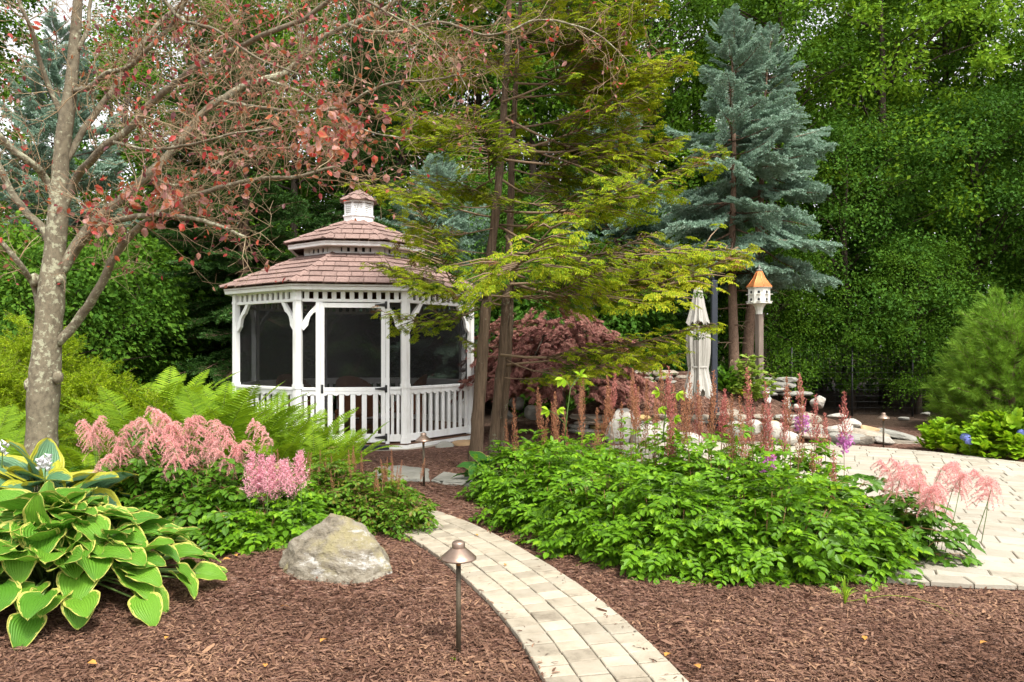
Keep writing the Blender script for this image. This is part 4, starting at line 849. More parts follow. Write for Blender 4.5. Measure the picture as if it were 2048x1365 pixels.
# ================================================================ PLANT KIT
def tarr(V, T): return (np.asarray(V, float), np.asarray(T, int))
LEAF2 = tarr([(0, 0, 0), (-0.30, 0.45, 0.07), (0, 1, -0.06), (0.30, 0.45, 0.07)], [(0, 2, 1), (0, 3, 2)])
LEAF4 = tarr([(0, 0, 0), (-0.26, 0.30, 0.06), (-0.22, 0.66, 0.05), (0, 1, -0.08), (0.22, 0.66, 0.05), (0.26, 0.30, 0.06), (0, 0.5, 0)], [(0, 6, 1), (1, 6, 2), (2, 6, 3), (3, 6, 4), (4, 6, 5), (5, 6, 0)])
BLADE = tarr([(-0.5, 0, 0), (0.5, 0, 0), (0, 1, 0)], [(0, 1, 2)])
BIT = tarr([(-0.5, 0, 0), (0.5, 0, 0), (0.4, 1, 0.2), (-0.4, 1, 0.2)], [(0, 1, 2), (0, 2, 3)])
def serrated():
    side = [(0.0, 0.0), (0.17, 0.10), (0.16, 0.16), (0.27, 0.27), (0.24, 0.33), (0.31, 0.45), (0.26, 0.50), (0.28, 0.62), (0.20, 0.66), (0.19, 0.78), (0.11, 0.82), (0.0, 1.0)]
    mid = [(0, 0), (0, 0.3), (0, 0.55), (0, 0.8), (0, 1)]
    z = lambda x, y: 0.22*abs(x)+0.02-0.16*y*y
    V = [(x, y, z(x, y)) for x, y in side]+[(-x, y, z(x, y)) for x, y in side]+[(0, y, z(0, y)-0.02) for _, y in mid]
    n = len(side); T = []
    mi = lambda y: 2*n+min(range(5), key=lambda k: abs(mid[k][1]-y))
    for i in range(n-1):
        a, b = mi(side[i][1]), mi(side[i+1][1]); T.append((i, i+1, a)) 
        T.append((n+i, a, n+i+1))
        if a != b: T.append((i+1, b, a)); T.append((n+i+1, a, b))
    return tarr(V, T)
LEAFS = serrated()
class Var:
    """a variant of a plant piece: one mesh for the single copies, its arrays for the joined remainder"""
    def __init__(s, name, g, mats, uv=False, low=None):
        s.mats = mats if isinstance(mats, (list, tuple)) else [mats]; s.me = g.mesh(name, s.mats, uv)
        s.mats_ = None; g = low or g; s.V = np.concatenate(g.V); s.T = np.concatenate(g.T); s.M = np.concatenate(g.M); s.S = np.concatenate(g.S)
def camdist(T, root): p = np.asarray(T)+np.array(root.location); return np.linalg.norm(p-np.array([0, 0, EYE]))
def clothe(root, name, variants, xf, nparts, massname='foliage', rs=None):
    """xf: list of (R, T, scale). The nearest become parts of their own, the remainder one joined part"""
    rs = rs or RS(1); xf = sorted(xf, key=lambda q: camdist(q[1], root)); pick = rs.randint(len(variants), size=len(xf))
    for (R, T, s), k in zip(xf[:nparts], pick): link(name, variants[k].me, root, mat4(R, T, s))
    restl = [(q, k) for q, k in zip(xf[nparts:], pick[nparts:])]
    if restl:
        g = Geo()
        for kk, v in enumerate(variants):
            q = [x for x, k in restl if k == kk]
            if not q: continue
            R = np.array([x[0] for x in q]); T = np.array([x[1] for x in q]); s = np.array([x[2] for x in q]); N = len(q)
            W = np.einsum('nij,kj->nki', R*s[:, None, None], v.V)+T[:, None, :]
            FF = (v.T[None]+(np.arange(N)*len(v.V))[:, None, None]).reshape(-1, 3)
            g.add(W.reshape(-1, 3), FF, np.tile(v.M, N), False)
        stuff(g.obj(massname, variants[0].mats, root))
def rdir(rs, n): return norm(rs.normal(size=(n, 3)))
def one_frame(d, up): return frames(np.array([d], float), np.array(up, float))[0]

# ---------------------------------------------------------------- woodland broadleaf trees
def crown_geo(h, r, lo, seed, nclus=150, per=170, ls=0.12, top=0.75, sparse=0.0):
    rs = RS(seed); g = Geo(); cen = []
    for i in range(nclus):
        t = rs.uniform(0, 1)**0.9; z = lo+(h-lo)*t
        prof = math.sqrt(max(0.03, 1-(abs(t-0.42)/(0.62 if t > 0.42 else 0.75))**2.2))
        a = rs.uniform(0, 2*PI); q = rs.uniform(0, 1)**0.42*r*prof*(1+0.28*math.sin(3*a+seed+z*1.1)+0.18*math.sin(5*a-z*1.7))
        cen.append((q*math.cos(a), q*math.sin(a), z))
    cen = np.array(cen); allT = []; allR = []; allS = []
    for c in cen:
        m = int(per*rs.uniform(0.6, 1.3)); rad = rs.uniform(0.22, 0.85); out = norm(np.array([c[0], c[1], 0.15])+1e-6)
        a = rs.uniform(0, 2*PI, m); q = np.sqrt(rs.uniform(0, 1, m))*rad
        p = np.c_[q*np.cos(a), q*np.sin(a), np.zeros(m)]; tilt = rs.uniform(0.1, 0.7)
        p[:, 2] = -(p@out)*tilt*0.7-0.25*q*q/rad+rs.normal(0, 0.10+0.30*rad*rs.rand(), m)
        d = norm(p*np.array([1, 1, 0.3])*0.9+rdir(rs, m)*0.5+out*0.35+np.array([0, 0, -0.35]))
        up = norm(rdir(rs, m)*1.0+np.array([0, 0, 0.9])+out*0.35)
        allT.append(c+p); allR.append(frames(d, up)); allS.append(rs.uniform(0.65, 1.25, m)*ls)
    g.inst(LEAF2, np.concatenate(allR), np.concatenate(allT), np.concatenate(allS)); return g, cen
def trunk_geo(h, rad, lo, cen, seed, nl=46, lean=0.3):
    rs = RS(seed); g = Geo(); k = 9; zs = np.linspace(-0.2, h*0.9, k); dx = np.cumsum(rs.normal(0, 0.1*lean*2, k)); dy = np.cumsum(rs.normal(0, 0.1*lean*2, k)); dx -= dx[0]; dy -= dy[0]
    pts = np.c_[dx, dy, zs]; rr = rad*(1-0.85*np.linspace(0, 1, k)); rr[0] *= 1.35; g.tube(pts, rr, 9, wob=0.06, seed=seed)
    for c in cen[rs.permutation(len(cen))[:nl]]:
        z0 = max(lo*0.8, c[2]-rs.uniform(0.6, 1.6)); b = np.array([np.interp(z0, zs, dx), np.interp(z0, zs, dy), z0]); m = (b+c)/2+np.array([0, 0, 0.25])+rs.normal(0, 0.12, 3)
        r0 = rad*0.28*(1-z0/h*0.6); g.tube([b, b*0.6+m*0.4+rs.normal(0, .05, 3), m, c*0.6+m*0.4, c], [r0, r0*.8, r0*.6, r0*.4, r0*.15], 5)
    return g
_tree = {}
def wood_tree(kind, x, y, sc, rz, label, mat, name='broadleaf_tree', group='broadleaf trees in the woods'):
    spec = {'tall': (14.5, 3.5, 2.6, 210, 190, 0.135), 'full': (13.5, 3.4, 0.5, 250, 180, 0.11), 'slim': (14.0, 2.5, 3.0, 140, 170, 0.13), 'low': (7.4, 2.8, 0.9, 195, 190, 0.092), 'shrub': (3.4, 1.9, 0.1, 95, 190, 0.11), 'maple': (14.0, 3.9, 4.6, 200, 180, 0.135)}[kind]
    if (kind, mat) not in _tree:
        h, r, lo, nc, per, ls = spec
        if ('g', kind) not in _tree: _tree[('g', kind)] = crown_geo(h, r, lo, sum(map(ord, kind)), nc, per, ls)
        g, cen = _tree[('g', kind)]; _tree[(kind, mat)] = g.mesh('crown', MT[mat])
        if ('t', kind) not in _tree: _tree[('t', kind)] = trunk_geo(h, 0.05+h*0.011, lo, cen, 7+len(kind)).mesh('trunk', MT['woodbark'])
    t = thing(name, label, 'tree' if kind != 'shrub' else 'shrub', (x, y, float(hgt(x, y))), rz, group); t.scale = (sc, sc, sc)
    link('trunk', _tree[('t', kind)], t); stuff(link('crown', _tree[(kind, mat)], t)); return t
# right of the spruces
wood_tree('maple', 10.2, 19.6, 1.0, 0.3, 'tall light green maple with a leaning dark trunk, right of the blue spruces', 'forest_light')
wood_tree('full', 14.4, 20.0, 1.0, 1.1, 'tall mid green tree filling the upper right of the woods', 'forest_mid')
wood_tree('low', 8.4, 18.0, 0.95, 0.8, 'dark green low tree behind the birdhouse, under the light maple', 'forest_dark')
wood_tree('low', 11.4, 17.9, 1.05, 2.9, 'dark green low tree behind the third path light, left of the pine', 'forest_dark')
wood_tree('low', 14.2, 17.4, 1.15, 4.4, 'glossy dark green tree rising behind the pine', 'forest_dark')
wood_tree('slim', 7.0, 19.6, 0.95, 2.0, 'slim mid green tree close behind the right blue spruce', 'forest_mid')
wood_tree('full', 18.5, 22.0, 1.0, 3.3, 'big green tree at the far right edge of the woods', 'forest_mid')
wood_tree('low', 6.0, 17.2, 0.62, 1.9, 'small dark understory tree behind the birdhouse post', 'forest_mid')
wood_tree('low', 9.4, 16.8, 0.55, 5.2, 'small mid green understory tree with drooping layers, above the mesh fence', 'forest_mid')
wood_tree('shrub', 12.6, 16.6, 0.8, 0.2, 'dark green bush at the wood edge directly left of the pine', 'forest_dark')
wood_tree('full', 9.0, 25.0, 1.05, 2.6, 'tall green tree far back in the woods behind the light maple', 'forest_mid')
wood_tree('full', 14.0, 26.0, 1.1, 5.0, 'tall green tree far back in the woods at upper right', 'forest_mid')
wood_tree('tall', 12.6, 21.6, 1.0, 1.7, 'tall mid green tree right beside the light maple', 'forest_mid')
# behind the middle
wood_tree('tall', 4.6, 23.0, 1.0, 5.0, 'tall green tree in the woods behind the blue spruces', 'forest_mid')
wood_tree('tall', 0.8, 21.8, 1.0, 0.4, 'tall green tree in the woods behind the cypress', 'forest_mid')
wood_tree('slim', -3.3, 21.4, 1.0, 1.4, 'tall dark tree in the woods above the gazebo roof', 'forest_dark')
wood_tree('slim', -1.4, 23.5, 1.05, 2.7, 'slim dark tree in the woods left of the cypress tops', 'forest_dark')
wood_tree('shrub', 1.4, 16.0, 1.1, 3.0, 'dark green bush in the shade behind the Japanese maple', 'forest_dark')
wood_tree('shrub', 3.6, 17.2, 1.0, 5.0, 'dark green bush in the shade behind the umbrella', 'forest_dark')
wood_tree('low', -0.6, 18.2, 0.8, 1.0, 'dark low tree between the gazebo and the cypress trunks', 'forest_dark')
wood_tree('full', -13.4, 26.5, 1.0, 0.7, 'green tree far back in the woods at upper left', 'forest_mid')
wood_tree('full', -4.6, 26.0, 1.05, 3.1, 'green tree far back in the woods behind the gazebo', 'forest_mid')
wood_tree('full', 2.2, 27.0, 1.1, 4.1, 'green tree far back in the woods behind the cypress and spruces', 'forest_mid')
wood_tree('tall', -0.2, 25.5, 1.05, 2.2, 'tall green tree far back in the woods left of the cypress top', 'forest_mid')
wood_tree('tall', 5.8, 26.5, 1.1, 0.9, 'tall green tree far back in the woods between the blue spruces and the maple', 'forest_mid')
wood_tree('tall', -8.2, 25.5, 1.0, 4.4, 'tall green tree far back in the woods behind the beech branches', 'forest_mid')
# behind the left
wood_tree('full', -6.6, 22.5, 0.98, 0.9, 'tall green tree in the woods behind the dark spruces', 'forest_mid')
wood_tree('slim', -9.3, 21.0, 0.95, 3.9, 'slim mid green tree in the woods right of the sky gap', 'forest_mid')
wood_tree('low', -12.4, 20.5, 0.92, 2.2, 'green low tree under the sky gap at upper left', 'forest_mid')
wood_tree('tall', -16.3, 20.5, 0.95, 0.1, 'tall green tree at the far left edge of the woods', 'forest_mid')
wood_tree('shrub', -8.4, 13.6, 0.95, 1.2, 'mid green bush beyond the golden juniper', 'forest_dark')
wood_tree('shrub', -10.6, 14.6, 1.15, 0.5, 'green bush at the left edge behind the golden juniper', 'forest_mid')
wood_tree('shrub', -8.6, 16.2, 1.15, 4.0, 'mid green bush between the beech trunk and the dark spruces', 'forest_mid')
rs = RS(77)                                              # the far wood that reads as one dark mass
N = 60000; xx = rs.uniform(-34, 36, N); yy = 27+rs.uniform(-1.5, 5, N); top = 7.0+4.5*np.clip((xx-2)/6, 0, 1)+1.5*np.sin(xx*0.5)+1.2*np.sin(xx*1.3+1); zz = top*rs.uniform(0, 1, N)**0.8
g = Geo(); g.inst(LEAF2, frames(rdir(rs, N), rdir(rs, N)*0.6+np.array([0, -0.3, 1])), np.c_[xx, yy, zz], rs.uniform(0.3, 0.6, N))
for i in range(40): x = rs.uniform(-30, 32); y = rs.uniform(24.5, 28); g.tube([(x, y, -0.2), (x+rs.normal(0, .3), y, 5), (x+rs.normal(0, .5), y, 12)], [0.16, 0.13, 0.07], 6, 1)
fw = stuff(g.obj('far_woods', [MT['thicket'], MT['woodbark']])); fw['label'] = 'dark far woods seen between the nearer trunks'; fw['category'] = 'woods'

# ---------------------------------------------------------------- spruces
def spruce_branch(seed, mat, blade=0.026, bw=0.010, dens=430, curl=0.10, wide=0.40, bare=0.12, brown=0.0):
    rs = RS(seed); g = Geo(); ax = lambda t: np.array([0.03*math.sin(4*t+seed), t, -0.10*t+curl*t*t])
    g.tube([ax(t) for t in np.linspace(0, 1, 7)], np.linspace(0.013, 0.003, 7), 5, 1)
    seg = []
    t = bare; sd_ = 1
    while t < 0.98:
        for s in (-1, 1):
            L = (wide*(1-t)**0.75*(0.55+0.45*min(1, (t-bare)/0.25+0.2))+0.05)*rs.uniform(0.7, 1.2)
            d = norm(np.array([s*0.82, 0.62, rs.normal(0, 0.10)])); b = ax(t); e = b+d*L+np.array([0, 0, -0.10*L+rs.normal(0, 0.02)]); seg.append((b+d*L*0.08, e))
            g.tube([b, (b+e)/2+np.array([0, 0, .01]), e], [0.004, 0.003, 0.0015], 3, 1)
            u = 0.25; 
            while u < 0.97:
                for s2 in (-1, 1):
                    l2 = (0.30*L*(1-u)+0.03)*rs.uniform(0.7, 1.2); d2 = norm(d+np.array([d[1], -d[0], 0])*s2*0.9+np.array([0, 0, rs.normal(0.06, 0.12)])); p = b+(e-b)*u; seg.append((p, p+d2*l2))
                u += 0.055/max(L, 0.08)
        t += 0.05*rs.uniform(0.8, 1.2)
    seg.append((ax(0.8), ax(1.0)+np.array([0, 0.03, 0.01])))
    A = np.array([s[0] for s in seg]); B = np.array([s[1] for s in seg]); L = np.linalg.norm(B-A, axis=1); cnt = np.maximum(3, (L*dens).astype(int)); idx = np.repeat(np.arange(len(seg)), cnt)
    n = len(idx); f = rs.uniform(0, 1, n)[:, None]; p = A[idx]*(1-f)+B[idx]*f; ad = norm(B-A)[idx]; perp = norm(np.cross(ad, rdir(rs, n))); perp[:, 2] += 0.25
    d = norm(ad*0.75+perp*0.75); g.inst(BLADE, frames(d, rdir(rs, n)), p, np.stack([np.full(n, bw), rs.uniform(0.7, 1.2, n)*blade, np.ones(n)], 1), 0)
    return Var('branch', g, [MT[mat], MT['sprucebark']])
BLUE = [spruce_branch(200+i, 'spruce_blue', 0.032, 0.013, 300, 0.22, 0.60, 0.22) for i in range(4)]
DARK = [spruce_branch(210+i, 'spruce_dark', 0.026, 0.012, 330, 0.02, 0.38) for i in range(4)]
def spruce(label, x, y, h, lo, r, seed, variants, trad, group, gap=1.0, tilt0=0.05, name='spruce_tree', droop=0.35, lean=(0, 0), step=0.14):
    rs = RS(seed); z0 = float(hgt(x, y)); t = thing(name, label, 'tree', (x, y, z0), rs.uniform(0, 6), group); t.rotation_euler = (lean[0], lean[1], 0)
    g = Geo(); zs = np.linspace(-0.2, h, 12); g.tube(np.c_[0.03*np.sin(zs*1.3+seed), 0.03*np.cos(zs*1.1), zs], np.maximum(0.012, trad*(1-zs/h)), 9, wob=0.05, seed=seed); g.obj('trunk', MT['sprucebark'], t)
    z = lo; az = rs.uniform(0, 6)
    while z < h-0.05:
        f = (h-z)/(h-lo); n = 5 if f > 0.2 else 4
        for k in range(n):
            if rs.rand() > gap: continue
            az += 2*PI/n*rs.uniform(0.75, 1.25); L = max(0.22, r*(f**(0.85 if variants is DARK else 0.60))*rs.uniform(0.55, 1.15)+0.08); el = 0.55*(1-f)**1.5*1.6-droop*f*rs.uniform(0.5, 1.2)+tilt0
            d = np.array([math.cos(az)*math.cos(el), math.sin(az)*math.cos(el), math.sin(el)]); R = one_frame(d, (0, 0, 1)); R = R@roty(rs.normal(0, 0.30))
            v = variants[rs.randint(len(variants))]; link('branch', v.me, t, mat4(R, (0, 0, z+rs.uniform(-.05, .05)), L*1.0))
        z += (step+0.24*f)*rs.uniform(0.8, 1.2); az += 0.7
    # dead lower whorls
    g = Geo(); 
    for z in np.arange(0.9, lo, 0.35):
        for k in range(3):
            a = rs.uniform(0, 6.3); L = rs.uniform(0.3, 0.9); g.tube([(0, 0, z), (math.cos(a)*L*.6, math.sin(a)*L*.6, z-0.03), (math.cos(a)*L, math.sin(a)*L, z-0.15)], [0.012, 0.007, 0.002], 4)
    if g.V: g.obj('dead_branches', MT['deadtwig'], t)
    return t
spruce('tall blue spruce with bare lower trunk, left one of the pair behind the birdhouse', 4.48, 14.7, 7.95, 2.85, 1.70, 1, BLUE, 0.12, 'blue spruces', 0.66, 0.0, droop=0.62, step=0.10)
spruce('blue spruce with thicker trunk, right one of the pair behind the birdhouse', 4.87, 15.2, 8.15, 3.2, 1.75, 2, BLUE, 0.14, 'blue spruces', 0.64, 0.0, droop=0.62, step=0.10, lean=(0, 0.07))
spruce('blue spruce half hidden behind the cypress branches', 2.5, 17.6, 7.3, 1.8, 2.3, 3, BLUE, 0.16, 'blue spruces', 0.9)
spruce('blue spruce behind the gazebo cupola, right of the dark spruces', -1.7, 16.8, 5.9, 1.2, 2.3, 4, BLUE, 0.15, 'blue spruces', 0.95)
spruce('blue spruce behind the beech trunk at far left', -10.4, 16.6, 9.2, 0.8, 2.3, 5, BLUE, 0.16, 'blue spruces', 0.45)
spruce('large dark green spruce left of the gazebo, nearest of the dark ones', -5.6, 15.2, 8.6, 0.25, 2.5, 6, DARK, 0.18, 'dark green spruces', 1.0, droop=0.45)
spruce('tall dark green spruce right behind the gazebo roof', -3.6, 17.4, 10.4, 0.5, 2.6, 7, DARK, 0.2, 'dark green spruces', 1.0, droop=0.45)
spruce('dark green spruce farther left behind the beech branches', -7.7, 17.8, 9.6, 0.4, 2.4, 8, DARK, 0.2, 'dark green spruces', 0.95, droop=0.45)

# ---------------------------------------------------------------- golden cypress (two stringy trunks)
def fan(seed):
    rs = RS(seed); V = []; T = []; n = 0
    def finger(p, a, L, w):
        nonlocal n
        d = np.array([math.sin(a), math.cos(a)]); q = np.array([d[1], -d[0]]); p = np.asarray(p, float)
        for x, y, z in ((0, 0, 0), (-w, 0.5, 0.02), (0, 1, -0.05), (w, 0.5, 0.02)):
            c = p+d*y*L+q*x; V.append((c[0], c[1], z*L*4-0.30*(c[0]**2+c[1]**2)+rs.normal(0, 0.012)))
        T.extend([(n, n+2, n+1), (n, n+3, n+2)]); n += 4
    for k in range(-2, 3):
        a = k*0.50+rs.normal(0, 0.08); L = 1-abs(k)*0.13
        for s in np.linspace(0.2, 0.9, 4):
            p = np.array([math.sin(a), math.cos(a)])*L*s
            for sd_ in (-1, 1): finger(p, a+sd_*0.75+rs.normal(0, .15), 0.27*rs.uniform(.7, 1.2), 0.07)
        finger(np.array([math.sin(a), math.cos(a)])*L*0.85, a, 0.22, 0.055)
    return tarr(V, T)
FANS = [fan(i) for i in range(3)]
def hinoki_branch(seed, bare=0.25, gold=0.6):
    rs = RS(seed); g = Geo(); ax = lambda t: np.array([0.06*math.sin(5*t+seed), t, 0.055*math.sin(3.6*t+seed*0.7)-0.055*math.sin(seed*0.7)-0.06*math.sin(PI*t)]); pts = [ax(t) for t in np.linspace(0, 1, 9)]
    g.tube(pts, np.linspace(0.0075, 0.0015, 9), 5, 3); P_, D_, G_ = [], [], []
    t = bare
    while t < 1.0:
        for s in (-1, 1):
            if rs.rand() < 0.12: continue
            L = (0.36*(1-t)**0.7+0.07)*rs.uniform(0.6, 1.2); d = norm(np.array([s*0.75, 0.7, rs.normal(-0.02, 0.14)])); b = ax(t); g.tube([b, b+d*L*0.5+[0, 0, .012], b+d*L], [0.004, 0.003, 0.001], 3, 3)
            for u in np.arange(0.2, 1.02, 0.030/max(L, 0.06)):
                if rs.rand() < 0.30: continue
                P_.append(b+d*L*u+rs.normal(0, 0.010, 3)*np.array([1, 1, 1.8])); D_.append(norm(d+np.array([d[1], -d[0], 0])*rs.normal(0, 0.6)+np.array([0, 0, -0.12]))); G_.append(u*0.55+t*0.45+rs.normal(0, 0.18))
        t += 0.036*rs.uniform(0.7, 1.3)
    P_ = np.array(P_); D_ = np.array(D_); G_ = np.array(G_); up = rdir(rs, len(P_))*0.40+np.array([0, 0, 1.0]); R = frames(D_, up); sc = rs.uniform(0.026, 0.052, len(P_))
    mi = np.where(G_ > gold, 1, 0); mi = np.where(rs.rand(len(P_)) < 0.035, 2, mi); vi = rs.randint(3, size=len(P_))
    for k in range(3):
        for m in range(3):
            q = (vi == k) & (mi == m); g.inst(FANS[k], R[q], P_[q], sc[q], m)
    return Var('branch', g, [MT['hinoki_in'], MT['hinoki_tip'], MT['hinoki_brown'], MT['deadtwig']])
HIN = [hinoki_branch(300+i, 0.22+0.05*(i % 3), (0.24, 0.34, 0.46)[i % 3]) for i in range(6)]
def px_poly(lst, D0): return np.array([P(q[0], q[1], q[2] if len(q) > 2 else D0) for q in lst])
def hinoki():
    base = P(948, 948, 8.77); bx, by = base[0], base[1]; t = thing('cypress_tree', 'thin golden green cypress with two stringy brown trunks in front of the gazebo corner', 'tree', (bx, by, float(hgt(bx, by))))
    B = np.array(t.location)
    T1 = px_poly([(949, 956), (952, 900), (960, 780), (966, 680), (974, 590), (984, 490), (996, 380), (1004, 280), (1010, 180), (1016, 80), (1020, -40), (1024, -150)], 8.75); r1 = np.array([18, 13.8, 12, 11, 10, 9, 8, 7.5, 6.5, 5.5, 4.2, 3])/FPX*8.75
    T2 = px_poly([(984, 944, 9.3), (986, 900, 9.3), (995, 800, 9.3), (1006, 700, 9.25), (1012, 600, 9.2), (1018, 500, 9.15), (1022, 400, 9.1), (1024, 300, 9.1), (1030, 200, 9.1), (1038, 60, 9.1), (1044, -60, 9.1)], 9.3); r2 = np.array([16, 11, 9.5, 8.5, 8, 7.2, 6.5, 6, 5, 4, 3])/FPX*9.3
    T3 = px_poly([(1000, 940, 9.45), (1004, 860, 9.45), (1012, 760, 9.4), (1018, 660, 9.35), (1022, 560, 9.3)], 9.4); r3 = np.array([12, 9, 8.5, 8, 6])/FPX*9.4
    for T_, r_, sd_ in ((T1, r1, 1), (T2, r2, 2), (T3, r3, 3)):
        k = 60; u = np.linspace(0, 1, k); s = np.linspace(0, 1, len(T_)); pts = np.stack([np.interp(u, s, T_[:, i]) for i in range(3)], 1)-B; rr = np.interp(u, s, r_)
        rr = rr*(1+0.05*np.sin(np.arange(k)*1.7+sd_)); g = Geo(); n = 14; g.tube(pts, rr, n, wob=0.10, seed=sd_); g.obj('trunk', MT['cypbark'], t)
    rs = RS(9)
    def br(z, az, L, el, k=None, tr=None):
        T_ = tr if tr is not None else (T1 if rs.rand() < 0.6 else T2); p = np.array([np.interp(z, T_[:, 2], T_[:, 0]), np.interp(z, T_[:, 2], T_[:, 1]), z])-B
        d = np.array([math.cos(az)*math.cos(el), math.sin(az)*math.cos(el), math.sin(el)]); R = one_frame(d, (0, 0, 1))@roty(rs.normal(0, 0.2)); link('branch', HIN[rs.randint(len(HIN)) if k is None else k].me, t, mat4(R, p, L))
    # right-hand shelves
    for z in np.arange(2.12, 6.7, 0.18):
        f = (z-1.5)/5.0; n = 2 if rs.rand() < 0.45 else 1
        for _ in range(n):
            az = rs.normal(-0.05, 0.50); L = (2.75-1.9*max(0, f-0.28))*rs.uniform(0.62, 1.08); br(z, az, L, rs.normal(0.06, 0.17)+0.02*f)
    for z in np.arange(2.05, 6.6, 0.15):                     # left, shorter and thinner
        f = (z-1.5)/5.0; br(z, PI+rs.normal(0, 0.6), (1.85-0.60*f)*rs.uniform(0.6, 1.1), rs.normal(0.1, 0.16))
    for z in np.arange(2.4, 6.6, 0.75):                     # towards and away from the camera
        br(z, -PI/2+rs.normal(0, 0.5), rs.uniform(0.7, 1.5), rs.normal(0.1, 0.18)); br(z, PI/2+rs.normal(0, 0.5), rs.uniform(0.8, 1.7), rs.normal(0.1, 0.18))
    for z, az, L, el in ((1.38, -0.30, 1.7, 0.0), (1.30, 0.05, 2.2, 0.06), (1.42, -0.12, 2.6, 0.04), (1.15, 0.1, 0.9, -0.1), (2.2, 0.0, 2.9, 0.06), (2.35, -0.12, 3.0, 0.08), (2.5, 0.06, 2.9, 0.05), (1.55, PI+0.25, 0.6, 0.1), (1.42, PI-0.1, 0.5, 0.25)): br(z, az, L, el, tr=T2)
    return t
hinoki()

